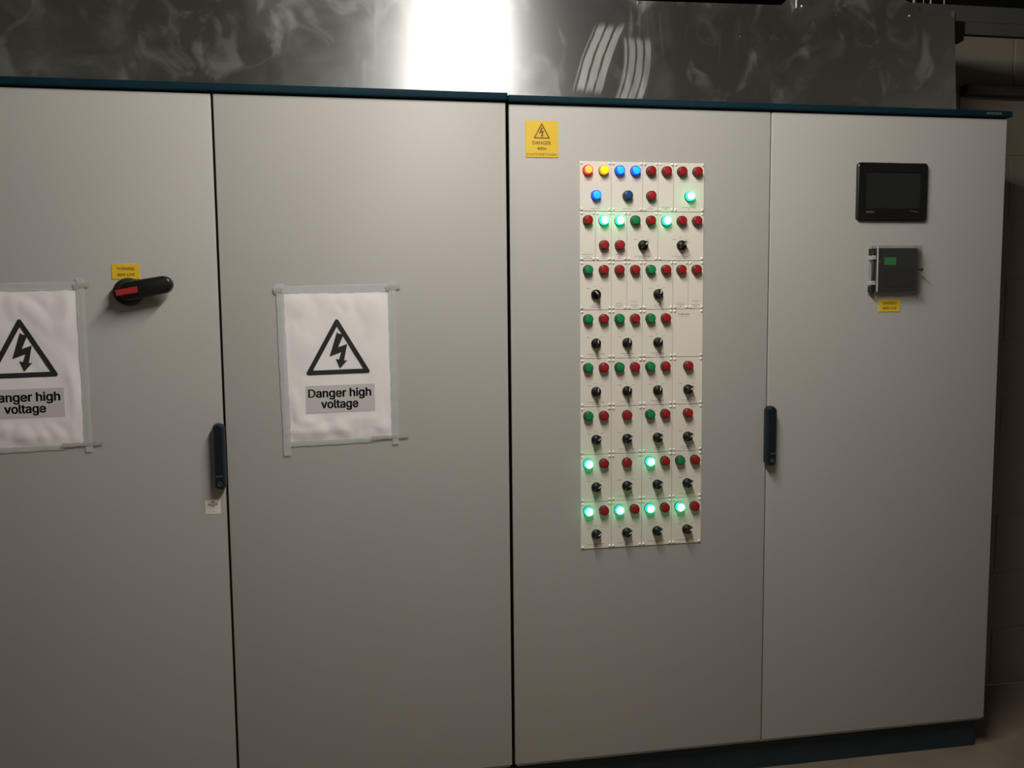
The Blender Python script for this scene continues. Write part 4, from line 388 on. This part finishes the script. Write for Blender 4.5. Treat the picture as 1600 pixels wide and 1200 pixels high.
def plate(row, col, w, label, lamps=(), low=(), knob=None, cap=(), sub=''):
    """lamps: letters by column in the top line ('c'+letter = centred); low: same, lower line"""
    x0 = PX+col*CW; x1 = x0+w*CW; z1 = PZ-row*RH; z0 = z1-RH; cx = (x0+x1)/2
    t = root('control_plate', label, 'control plate', (cx, 0, (z0+z1)/2), 'control plates on the lamp panel')
    zc = (z0+z1)/2; hw = (x1-x0)/2; hh = RH/2; F = -0.0030
    boxo('face_plate', M['plate'], -hw+0.0006, hw-0.0006, F, -0.0002, -hh+0.0007, hh-0.0007, 0.0007, t)
    for sx in (-1, 1):
        for sz in (-1, 1): put('rivet', PM['rivet'], t, (sx*(hw-0.0058), F, sz*(hh-0.0062)))
    def lamp(ch, x, z):
        b = put('indicator_lamp', PM['bezel'], t, (x, F, z)); b['label'] = LL[ch]
        put('lens', PM['lens_'+LN[ch]], b)
    zt = hh-0.0262; zl = -hh+RH-0.0975
    items = []
    n = len(lamps)
    for i, ch in enumerate(lamps):
        x = 0.0 if n == 1 else (-hw+CW/2+i*CW)
        lamp(ch, x-0.0008, zt)
        if row > 2 or (row == 1 and ch != 'r'): items.append(('RUN' if ch in 'gG' else 'TRIP', x, zt-0.0290, 0.0075, 0.0018))
        elif row == 0 and w == 2: items.append(('DUTY ALARM' if col else 'MAINS', x, zt-0.0300, 0.017, 0.0018))
    for ch in low: lamp(ch, 0.0, zl)
    if low and row == 1: items.append(('RESET', 0.0, zl+0.0195, 0.010, 0.0019))
    if knob is not None:
        s = put('selector_switch', PM['collar'], t, (0.0, F, zl)); s['label'] = 'black rotary selector switch'
        g = put('switch_grip', PM['grip'], s); g.rotation_euler = (0, math.radians(knob), 0)
        g2 = put('white_pointer', PM['pointer'], s); g2.rotation_euler = (0, math.radians(knob), 0)
        items += [('HAND', -0.0215, zl+0.0165, 0.0105, 0.0021, {'bold': 0.02}), ('OFF', -0.002, zl+0.0225, 0.0068, 0.0020), ('AUTO', 0.0190, zl+0.0170, 0.0105, 0.0020)]
    zz = -hh+0.0065+(len(cap)-1)*0.0055
    for s in cap:
        wd = min((2*hw-0.012), 0.0022*len(s)); items.append((s, 0.0, zz, wd, 0.0024, {'bold': 0.01})); zz -= 0.0055
    if items: flat_text('legend', M['etch'], items, t, F-0.00015)['kind'] = 'stuff'
    return t
K = 48
spec = [
 (0, 0, 2, 'ivory plate at the top left with lit red, yellow and blue lamps', 'RY', 'B', None, ('PANEL HEALTHY',)),
 (0, 2, 2, 'ivory plate with two lit blue lamps over a dark blue one', 'BB', 'b', None, ('PANEL STATUS',)),
 (0, 4, 1, 'narrow ivory plate with two dark red lamps one above the other, top row', 'r', 'r', None, ('LOW', 'PRESSURE')),
 (0, 5, 1, 'narrow ivory plate with a single red lamp, top row', 'r', '', None, ('FIRE ALARM', 'TRIP')),
 (0, 6, 2, 'ivory plate at the top right with two red lamps over a lit green one', 'rr', 'G', None, ('BOOSTER SET RUNNING', 'SET')),
 (1, 0, 1, 'narrow ivory plate with one red lamp at the left of the second row', 'r', '', None, ('PRESSURISATION', 'UNIT', 'FAULT ALARM')),
 (1, 1, 1, 'narrow ivory plate with a lit green lamp over a red one, left of its twin', 'G', 'r', None, ('LTHW', 'GAS VALVE', 'OPEN')),
 (1, 2, 1, 'narrow ivory plate with a lit green lamp over a red one, right of its twin', 'G', 'r', None, ('BOILER GAS', 'VALVE', 'OPEN')),
 (1, 3, 2, 'ivory plate with unlit green and red lamps over a switch turned right, second row', 'gr', '', K, ('LTHW CIRCULATING PUMP 1', 'DUTY PUMP')),
 (1, 5, 3, 'widest ivory plate, with one lit green and two red lamps over a switch', 'Grr', '', K, ('LTHW CIRCULATING PUMP 2', 'STANDBY PUMP')),
 (2, 0, 2, 'ivory plate whose selector switch alone points to the left', 'gr', '', -42, ('HOT WTR CT', 'PRIMARY PUMP')),
 (2, 2, 1, 'narrow one-lamp ivory plate, third row, left one of left pair', 'r', '', None, ('HOT WTR CT', 'BOOST PUMP', 'RUN')),
 (2, 3, 1, 'narrow one-lamp ivory plate, third row, right one of left pair', 'r', '', None, ('HOT WTR CT', '2', 'BOOST PUMP', 'FAULT')),
 (2, 4, 2, 'ivory plate with green and red lamps over an upright switch, right half of third row', 'gr', '', 3, ('HOT WTR CT', 'SHUNT PUMP')),
 (2, 6, 1, 'narrow one-lamp ivory plate, third row, left one of right pair', 'r', '', None, ('HOT WTR CT', 'SHUNT PUMP', 'RUN')),
 (2, 7, 1, 'narrow ivory plate with one red lamp at the right end of the third row', 'r', '', None, ('HOT WTR CT', '2', 'SHUNT PUMP', 'FAULT')),
 (3, 0, 2, 'ivory plate with green and red lamps and an upright switch, first in fourth row', 'gr', '', 3, ('UNDERFLOOR CIRCUIT PUMP', 'PLANT RM PUMP')),
 (3, 2, 2, 'ivory plate with green and red lamps and an upright switch, second in fourth row', 'gr', '', 3, ('CONDENSER HEAT PUMP', 'PUMP 1')),
 (3, 4, 2, 'ivory plate with green and red lamps and an upright switch, beside the blank plate', 'gr', '', 3, ('CONDENSER HEAT PUMP', 'PUMP 2')),
 (3, 6, 2, 'blank ivory plate with only small blue-grey printed lettering at its top', '', '', None, ()),
 (4, 0, 2, 'ivory plate with green and red lamps and an upright switch, first in fifth row', 'gr', '', 3, ('UNDERFLOOR CIRCUIT PUMP', 'PLANT RM FAN')),
 (4, 2, 2, 'ivory plate with green and red lamps and an upright switch, second in fifth row', 'gr', '', 3, ('CONDENSER HEAT PUMP', 'FAN 1')),
 (4, 4, 2, 'ivory plate with green and red lamps and an upright switch, third in fifth row', 'gr', '', 3, ('CONDENSER HEAT PUMP', 'FAN 2')),
 (4, 6, 2, 'ivory plate with a single centred red lamp and switch, right end of fifth row', 'r', '', K, ('PLANT ROOM EXTRACT', 'FAN TRIP')),
 (5, 0, 2, 'ivory plate with green and red lamps over a right-turned switch, left end of sixth row', 'gr', '', K, ('SUMP PUMP', 'DUTY')),
 (5, 2, 2, 'ivory plate with a single centred red lamp and switch, second in sixth row', 'r', '', K, ('PLANT ROOM SUPPLY FAN', 'FAN TRIP')),
 (5, 4, 2, 'ivory plate with green and red lamps over a right-turned switch, third in sixth row', 'gr', '', K, ('SUMP PUMP', 'STANDBY')),
 (5, 6, 2, 'ivory plate with a single centred red lamp and switch, right end of sixth row', 'r', '', K, ('PLANT ROOM EXTRACT', 'FAN TRIP')),
 (6, 0, 2, 'ivory plate with lit green and red lamps, left end of seventh row', 'Gr', '', K, ('CHILLER 1', 'ENABLE')),
 (6, 2, 2, 'ivory plate with a single centred red lamp and switch, second in seventh row', 'r', '', K, ('PLANT ROOM SUPPLY FAN', 'FAN TRIP')),
 (6, 4, 2, 'ivory plate with lit green and red lamps, third in seventh row', 'Gr', '', K, ('CHILLER', 'ENABLE')),
 (6, 6, 2, 'ivory plate with unlit green and red lamps set close to the right, seventh row end', 'gr', '', K, ('CHILLED WATER PUMP SET', 'PUMP 2')),
 (7, 0, 2, 'ivory plate with lit green and red lamps, left end of bottom row', 'Gr', '', K, ('CHILLED WATER PUMP SET 1', 'PUMP 1')),
 (7, 2, 2, 'ivory plate with lit green and red lamps, second in bottom row', 'Gr', '', K, ('CHILLED WATER PUMP SET 1', 'PUMP 2')),
 (7, 4, 2, 'ivory plate with lit green and red lamps, third in bottom row', 'Gr', '', K, ('CHILLED WATER PUMP SET 2', 'PUMP 1')),
 (7, 6, 2, 'ivory plate with lit green and red lamps, right end of bottom row', 'Gr', '', K, ('CHILLED WATER PUMP SET 2', 'PUMP 2')),
]
for r_, c_, w_, lab, la, lo_, kn, cp in spec:
    t = plate(r_, c_, w_, lab, la, lo_, kn, cp)
    if (r_, c_) == (3, 6):
        flat_text('printed_name', M['blue_ink'], [('indicom', -0.0135, 0.0545, 0.0345, 0.0052, {'bold': 0.02}), ('switchgear systems', -0.0135, 0.0490, 0.0345, 0.0022)], t, -0.00315)
# ------------------------------------------------------------------ warning signs
def bolt(bm, cx, cz, h, y, mi=0):
    """lightning arrow of height h centred on cx,cz"""
    P = [(-0.02, 0.5), (0.02, 0.455), (0.155, 0.43), (0.005, 0.085), (0.245, 0.17), (0.15, -0.28), (0.236, -0.275), (0.03, -0.5), (-0.073, -0.23), (0.013, -0.25), (0.08, -0.05), (-0.236, -0.17)]
    vs = [bm.verts.new((cx+px*h, y, cz+pz*h)) for px, pz in P]
    f = bm.faces.new(vs); f.material_index = mi; f.normal_update(); bmesh.ops.triangulate(bm, faces=[f])
def tri_ring(bm, A, B, C, th, y, mi=0, rr=0.006):
    """rounded triangular outline: outer corners A (top) B C, stroke th"""
    def rounded(pts, r):
        out = []
        n = len(pts)
        for i in range(n):
            p, a, b = Vector(pts[i]), Vector(pts[i-1]), Vector(pts[(i+1) % n])
            u1 = (a-p).normalized(); u2 = (b-p).normalized(); ang = u1.angle(u2)
            d = r/math.tan(ang/2); c = p+(u1+u2).normalized()*(r/math.sin(ang/2))
            s, e = p+u1*d-c, p+u2*d-c
            for k in range(6):
                v = s.lerp(e, k/5).normalized()*r; out.append(c+v)
        return out
    cen = (Vector(A)+Vector(B)+Vector(C))/3
    def inset(pts, d):
        out = []
        for i in range(3):
            p, a, b = Vector(pts[i]), Vector(pts[i-1]), Vector(pts[(i+1) % 3])
            u1 = (a-p).normalized(); u2 = (b-p).normalized(); ang = u1.angle(u2)
            out.append(p+(u1+u2).normalized()*(d/math.sin(ang/2)))
        return out
    T = [A, B, C]; O = rounded(T, rr); I = rounded(inset(T, th), max(rr*0.12, 0.0002))
    a = [bm.verts.new((p.x, y, p.y)) for p in O]; b = [bm.verts.new((p.x, y, p.y)) for p in I]; n = len(a)
    for i in range(n):
        try: bm.faces.new((a[i], a[(i+1) % n], b[(i+1) % n], b[i])).material_index = mi
        except ValueError: pass
def plane_obj(bm, name, m, parent):
    me = bpy.data.meshes.new(name); bm.to_mesh(me); bm.free(); me.materials.append(m); return put(name, me, parent)
# yellow square sign
A, B = at(820.5, 189), at(872, 246); cx, cz = (A.x+B.x)/2, (A.z+B.z)/2; hw = (B.x-A.x)/2; hh = (A.z-B.z)/2+0.0015
t = root('warning_sign', 'square yellow danger sign with lightning triangle left of the lamp panel', 'sign', (cx, 0, cz))
boxo('sign_plate', M['yellow'], -hw, hw, -0.0020, -0.0001, -hh, hh, 0.0005, t)
bm = bmesh.new(); tri_ring(bm, (0.0, hh-0.0055), (-0.0245, hh-0.0500), (0.0245, hh-0.0500), 0.0036, -0.0022, rr=0.0012)
bolt(bm, -0.001, hh-0.0320, 0.029, -0.0022); plane_obj(bm, 'lightning_triangle', M['yelink'], t)
flat_text('lettering', M['yelink'], [('DANGER', 0.0, -0.0155, 0.054, 0.0100, {'bold': 0.022}), ('400v', 0.0, -0.0305, 0.029, 0.0085, {'bold': 0.028}), ('ISOLATE EVERYWHERE', -0.001, -0.0460, 0.089, 0.0062, {'bold': 0.01})], t, -0.0022)
# small yellow labels
for (u0, v0, u1, v1), lab in (((174, 412.5, 219, 436), 'small yellow WARNING 400V LIVE label above the rotary isolator'), ((1372.5, 467.5, 1406, 487), 'small yellow WARNING 400V LIVE label below the clear meter box')):
    A, B = at(u0, v0), at(u1, v1); cx, cz = (A.x+B.x)/2, (A.z+B.z)/2; hw = (B.x-A.x)/2; hh = (A.z-B.z)/2
    t = root('warning_label', lab, 'sign', (cx, 0, cz), 'small yellow warning labels')
    boxo('label_plate', M['yellow'], -hw, hw, -0.0018, -0.0001, -hh, hh, 0.0004, t)
    flat_text('lettering', M['yelink'], [('WARNING', 0, hh*0.16, hw*1.28, 0.0085*hh/0.02, {'bold': 0.02}), ('400V LIVE', 0, -hh*0.62, hw*1.26, 0.0078*hh/0.02, {'bold': 0.02})], t, -0.0020)
# ------------------------------------------------------------------ rotary isolator
c = at(199, 456, -0.02); t = root('rotary_isolator', 'black rotary isolator handle with red marker on the left door', 'isolator switch', (c.x, 0, c.z))
bm = bmesh.new(); lathe(bm, [(0.0, -0.0004), (0.0370, -0.0004), (0.0375, -0.006), (0.0355, -0.012), (0.0345, -0.026), (0.0320, -0.030), (0.0, -0.031)], 40)
finish(bm, 'round_base', M['blackm'], t)
bm = bmesh.new()
N = 10; L1 = at(270, 443, -0.05).x-c.x; L0, wa, wb = 0.022, 0.0250, 0.0230
pts = []
for i in range(N+1):
    a = math.radians(-90+180*i/N); pts.append((L1-wb+wb*math.cos(a), wb*math.sin(a)))
for i in range(N+1):
    a = math.radians(90+180*i/N); pts.append((L0-0.014+wa*0.95*math.cos(a), wa*math.sin(a)))
loops = []
for y, s in ((-0.0305, 1.0), (-0.046, 0.99), (-0.0515, 0.93), (-0.0535, 0.84)):
    loops.append([bm.verts.new((0.045+(x-0.045)*(1-(1-s)*0.5), y, z*s)) for x, z in pts])
n = len(pts)
for A, B in zip(loops, loops[1:]):
    for i in range(n): bm.faces.new((A[i], A[(i+1) % n], B[(i+1) % n], B[i]))
bm.faces.new(loops[-1]); bm.faces.new(loops[0][::-1])
lev = finish(bm, 'lever', M['black'], t, smooth=True); lev.rotation_euler = (0, math.radians(-10.5), 0)
xa, xb = at(180.5, 458, -0.053).x-c.x, at(215, 450, -0.053).x-c.x
rm = boxo('red_marker', M['redmark'], xa, xb, -0.0545, -0.0525, -0.0085, 0.0075, 0.0008, lev); rm['label'] = 'red marker bar'
# ------------------------------------------------------------------ taped paper posters
def flatter(x, z):
    """0 over the pasted caption, which holds the paper flat, 1 away from it"""
    d = math.hypot(max(0, abs(x-0.005)-0.098), max(0, abs(z+0.094)-0.042))
    return min(1.0, d/0.022)**1.3
def poster(dx, label, dz=0.0, left=False):
    """world coordinates for the right-hand poster; dx, dz move it"""
    PC = (-0.4885, 1.331); t = root('danger_poster', label, 'poster', (PC[0]+dx, 0, PC[1]+dz), 'taped danger posters')
    hw, hh = 0.1475, 0.2115; nx, nz = 44, 60
    bm = bmesh.new(); from mathutils import noise as mn
    sd = 3.1 if left else 0.0; V = {}
    for i in range(nx+1):
        for k in range(nz+1):
            x = -hw+2*hw*i/nx; z = -hh+2*hh*k/nz
            q = Vector((x*11+sd, z*9+sd, 1.3)); d = abs(mn.noise(q))*0.9+abs(mn.noise(q*2.1))*0.5
            e = min(1, (hw-abs(x))/0.03)*min(1, (hh-abs(z))/0.03)
            lowr = 1.0+(0.4 if left else 1.6)*max(0, (-z-0.05)/0.16)
            V[i, k] = bm.verts.new((x, -0.0012-0.0075*d*e*lowr*(0.45+0.55*min(1, ((x/0.1)**2+((z-0.02)/0.12)**2)*0.6))*flatter(x, z)-0.0022*(1-flatter(x, z)), z))
    for i in range(nx):
        for k in range(nz): bm.faces.new((V[i, k], V[i+1, k], V[i+1, k+1], V[i, k+1])).smooth = True
    plane_obj(bm, 'paper', M['paper'], t)
    def hy(x, z):
        i = min(max((x+hw)/(2*hw)*nx, 0), nx-0.001); k = min(max((z+hh)/(2*hh)*nz, 0), nz-0.001)
        return None
    # print follows the sheet: same height field sampled by a function
    def sheet(x, z):
        q = Vector((x*11+sd, z*9+sd, 1.3)); d = abs(mn.noise(q))*0.9+abs(mn.noise(q*2.1))*0.5
        e = min(1, max(0, hw-abs(x))/0.03)*min(1, max(0, hh-abs(z))/0.03); lowr = 1.0+(0.4 if left else 1.6)*max(0, (-z-0.05)/0.16)
        return -0.0012-0.0075*d*e*lowr*(0.45+0.55*min(1, ((x/0.1)**2+((z-0.02)/0.12)**2)*0.6))*flatter(x, z)-0.0022*(1-flatter(x, z))
    def drape(o, off):
        for v in o.data.vertices: v.co.y = sheet(v.co.x, v.co.z)-off
    def subdiv(bm, cuts):
        bmesh.ops.subdivide_edges(bm, edges=list(bm.edges), cuts=cuts, use_grid_fill=True)
    ox, oz = PC
    bm = bmesh.new(); tri_ring(bm, (-0.4884-ox, 1.4665-oz), (-0.5788-ox, 1.3055-oz), (-0.3970-ox, 1.3090-oz), 0.0128, 0, rr=0.0055); subdiv(bm, 3)
    bmesh.ops.triangulate(bm, faces=bm.faces[:])
    drape(plane_obj(bm, 'triangle_outline', M['ink'], t), 0.0009)
    bm = bmesh.new(); bolt(bm, -0.4865-ox, 1.3740-oz, 0.103, 0); bmesh.ops.subdivide_edges(bm, edges=list(bm.edges), cuts=3, use_grid_fill=True); bmesh.ops.triangulate(bm, faces=bm.faces[:])
    drape(plane_obj(bm, 'lightning_bolt', M['ink'], t), 0.0009)
    bm = bmesh.new(); nx2, nz2 = 24, 10; W = {}
    x0, x1, z1, z0 = -0.5790-ox, -0.3885-ox, 1.2765-oz, 1.1990-oz
    for i in range(nx2+1):
        for k in range(nz2+1):
            fx, fz = i/nx2, k/nz2
            W[i, k] = bm.verts.new((x0+(x1-x0)*fx, 0, z0+(z1-z0)*fz+0.003*fx-0.001))
    for i in range(nx2):
        for k in range(nz2): bm.faces.new((W[i, k], W[i+1, k], W[i+1, k+1], W[i, k+1])).smooth = True
    o = plane_obj(bm, 'caption_patch', M['patch'], t); drape(o, 0.0005); o['label'] = 'greyer pasted strip behind the words'
    bm = bmesh.new()
    for k in (-0.0007, 0.0007):
        add_text(bm, 'Danger high', -0.4850-ox+k, 1.2440-oz, 0.1725, 0.0235, 0, tilt=0.012)
        add_text(bm, 'voltage', -0.4862-ox+k, 1.2130-oz, 0.1020, 0.0235, 0, tilt=0.012)
    bmesh.ops.triangulate(bm, faces=bm.faces[:])
    drape(plane_obj(bm, 'lettering', M['ink'], t), 0.00085)
    # tape: strips given by centre line ends and width, slightly wavy
    def strip(a, b, w, m, y, seed):
        rnd = random.Random(seed); bm = bmesh.new(); a, b = Vector(a), Vector(b); d = (b-a); Ln = d.length; d.normalize(); nrm = Vector((-d.y, d.x)); n = max(6, int(Ln/0.012)); rows = []
        for i in range(n+1):
            p = a+d*Ln*i/n; e0 = rnd.uniform(-1, 1)*0.0011; e1 = rnd.uniform(-1, 1)*0.0011; yy = y-rnd.uniform(0, 0.0007)
            jag = rnd.uniform(-0.002, 0.002) if i in (0, n) else 0
            rows.append((bm.verts.new((p.x+nrm.x*(w/2+e0)+d.x*jag, yy, p.y+nrm.y*(w/2+e0))), bm.verts.new((p.x, yy-0.0003, p.y)), bm.verts.new((p.x-nrm.x*(w/2+e1)-d.x*jag, yy, p.y-nrm.y*(w/2+e1)))))
        for A, B in zip(rows, rows[1:]):
            for j in (0, 1): bm.faces.new((A[j], A[j+1], B[j+1], B[j]))
        return plane_obj(bm, 'tape_strip', m, t)
    strip((-hw-0.020, hh-0.0005), (hw+0.020, hh+0.0055), 0.022, M['tape'], -0.0026, 1)
    strip((-hw-0.004, hh+0.018), (-hw+0.004, -hh-0.038), 0.021, M['tape'], -0.0034, 2)
    strip((hw+0.006, hh+0.026), (hw+0.008, -hh-0.016), 0.019, M['tape'], -0.0042, 3)
    strip((-hw+0.008, -hh-0.006), (hw-0.055, -hh-0.001), 0.014, M['tape'], -0.0026, 4)
    strip((hw-0.06, -hh+0.004), (hw+0.045, -hh+0.006), 0.010, M['tapedirt'], -0.0050, 5)
    strip((hw-0.010, hh+0.002), (hw+0.030, hh+0.009), 0.013, M['tapedirt'], -0.0050, 6)
    strip((-hw-0.020, hh-0.003), (-hw+0.006, hh-0.001), 0.013, M['tapedirt'], -0.0050, 7)
    return t
poster(0.0, 'crumpled white Danger high voltage poster taped to the second door from the left')
poster(-0.8170, 'white Danger high voltage poster on the leftmost door, cut off by the picture edge', dz=0.0095, left=True)
# small square sticker
A, B = at(320.5, 781), at(345, 803); cx, cz = (A.x+B.x)/2, (A.z+B.z)/2
t = root('square_sticker', 'small white square sticker with grey emblem below the left door handle', 'sticker', (cx, 0, cz))
o = boxo('sticker_sheet', M['sticker'], -0.0205, 0.0205, -0.0008, -0.0001, -0.0195, 0.0195, 0, t)
bm = bmesh.new()
for px, pz, w, h in ((0.0, 0.0135, 0.0085, 0.0085), (-0.0085, 0.0065, 0.0105, 0.0080), (0.0090, 0.0075, 0.0105, 0.0085), (0.0005, 0.0035, 0.0085, 0.0105)):
    vs = [bm.verts.new((px+w/2*math.cos(2*math.pi*i/8+0.4), -0.0010, pz+h/2*math.sin(2*math.pi*i/8+0.4))) for i in range(8)]; bm.faces.new(vs)
box(bm, -0.002, 0.0035, -0.0010, -0.0008, -0.0145, -0.0125)
plane_obj(bm, 'emblem', M['emblem'], t)
# ------------------------------------------------------------------ touchscreen
x0, x1, z0, z1 = 1.0800, 1.3165, 1.6325+ZO, 1.8085+ZO; cx, cz = (x0+x1)/2, (z0+z1)/2
t = root('touchscreen_panel', 'black framed touchscreen, switched off, on the rightmost door', 'screen', (cx, 0, cz))
hw, hh = (x1-x0)/2, (z1-z0)/2
bm = bmesh.new(); loops = []
a, b = at(1354.5, 269.5, -0.012), at(1437.5, 325.5, -0.012); sx0, sx1, sz0, sz1 = a.x-cx, b.x-cx, b.z-cz, a.z-cz
outer = [(-0.0004, 0.0), (-0.009, 0.0), (-0.012, 0.003)]
for y, ins in outer: loops.append([bm.verts.new((x, y, z)) for x, z in rrect(-hw+ins, hw-ins, -hh+ins, hh-ins, 0.011-ins*0.5, 6)])
for y, ins in ((-0.0123, 0.0), (-0.0080, 0.0015)): loops.append([bm.verts.new((x, y, z)) for x, z in rrect(sx0-0.002+ins, sx1+0.002-ins, sz0-0.002+ins, sz1+0.002-ins, 0.002, 6)])
n = len(loops[0])
for A, B in zip(loops, loops[1:]):
    for i in range(n): bm.faces.new((A[i], A[(i+1) % n], B[(i+1) % n], B[i]))
bm.faces.new(loops[0][::-1]); bm.faces.new(loops[-1])
finish(bm, 'screen_bezel', M['black'], t, smooth=True)
boxo('glass_screen', M['screen'], sx0-0.0012, sx1+0.0012, -0.0096, -0.0081, sz0-0.0012, sz1+0.0012, 0, t)
flat_text('maker_name', M['fadedtext'], [('priva', sx0+0.0150, sz0-0.0145, 0.026, 0.0060, {'bold': 0.02})], t, -0.01245)
bm = bmesh.new()
prism(bm, [(sx1-0.036, sz0-0.0078), (sx1-0.014, sz0-0.0095), (sx1-0.003, sz0-0.0125), (sx1-0.013, sz0-0.0118), (sx1-0.032, sz0-0.0092)], -0.0126, -0.0121)
finish(bm, 'grey_swoosh', M['fadedtext'], t)
# ------------------------------------------------------------------ clear-covered meter box
X0, X1, Z0, Z1 = 1.1300, 1.2900, 1.4085+ZO, 1.5575+ZO; cx, cz = (X0+X1)/2, (Z0+Z1)/2
t = root('meter_box', 'dark controller with small green display behind a clear hinged cover', 'controller', (cx, 0, cz))
hw, hh = (X1-X0)/2, (Z1-Z0)/2
fr = bmesh.new()
for a_ in ((-hw-0.004, -hw+0.010, -hh, hh), (hw-0.010, hw+0.012, -hh, hh), (-hw+0.010, hw-0.010, hh-0.008, hh), (-hw+0.010, hw-0.010, -hh, -hh+0.008)): box(fr, a_[0], a_[1], -0.006, -0.0002, a_[2], a_[3], 0.0008)
finish(fr, 'cover_frame', M['clearf'], t)
boxo('controller_body', M['meter'], -hw+0.011, hw-0.011, -0.026, -0.0002, -hh+0.009, hh-0.009, 0.002, t)
a, b = at(1382, 402, -0.0265), at(1400, 414, -0.0265)
o = boxo('green_display', M['lcd'], a.x-cx, b.x-cx, -0.0268, -0.0255, b.z-cz, a.z-cz, 0, t); o['label'] = 'small green display'
p = at(1375, 409, -0.0265); boxo('indicator_dot', M['white'], p.x-cx-0.001, p.x-cx+0.001, -0.0267, -0.0255, p.z-cz-0.001, p.z-cz+0.001, 0, t)
# front keypad ridge of the controller
boxo('control_fascia', M['blackm'], -hw+0.030, hw-0.026, -0.0272, -0.0258, -hh+0.020, a.z-cz-0.030, 0.0005, t)
bm = bmesh.new(); ins = 0.0
def wallbox(x0, x1, y0, y1, z0, z1, th):
    box(bm, x0, x1, y0, y0+th, z0, z1); box(bm, x0, x0+th, y0+th, y1, z0, z1); box(bm, x1-th, x1, y0+th, y1, z0, z1)
    box(bm, x0+th, x1-th, y0+th, y1, z1-th, z1); box(bm, x0+th, x1-th, y0+th, y1, z0, z0+th)
wallbox(-hw+0.004, hw-0.002, -0.036, -0.0065, -hh+0.001, hh-0.001, 0.002)
finish(bm, 'clear_cover', M['clear'], t)
boxo('cover_edge', M['clear2'], -hw+0.004, -hw+0.0085, -0.0385, -0.034, -hh+0.006, hh-0.004, 0.0015, t)
bm = bmesh.new(); lathe(bm, [(0, -hh*0.98), (0.0034, -hh*0.98), (0.0034, hh*0.78), (0, hh*0.78)], 12)
o = finish(bm, 'hinge_pin', M['tray'], t); o.rotation_euler = (math.radians(90), 0, 0); o.location = (-hw-0.001, -0.022, 0)
o['label'] = 'dark hinge pin'
for zz in (hh*0.49, -hh*0.55): boxo('hinge', M['clear2'], -hw-0.008, -hw+0.006, -0.030, -0.006, zz-0.0065, zz+0.0065, 0.002, t)
for zz in (hh*0.74, -hh*0.80): boxo('hinge_block', M['blackm'], -hw-0.0065, -hw+0.003, -0.024, -0.006, zz-0.009, zz+0.009, 0.001, t)
bm = bmesh.new(); lathe(bm, [(0, -0.042), (0.0045, -0.0415), (0.005, -0.0375), (0.003, -0.036), (0.003, -0.030)], 14, cx=hw-0.0045)
finish(bm, 'latch_knob', M['blackm'], t).location = (0, 0.004, 0)
bpy.context.view_layer.update()
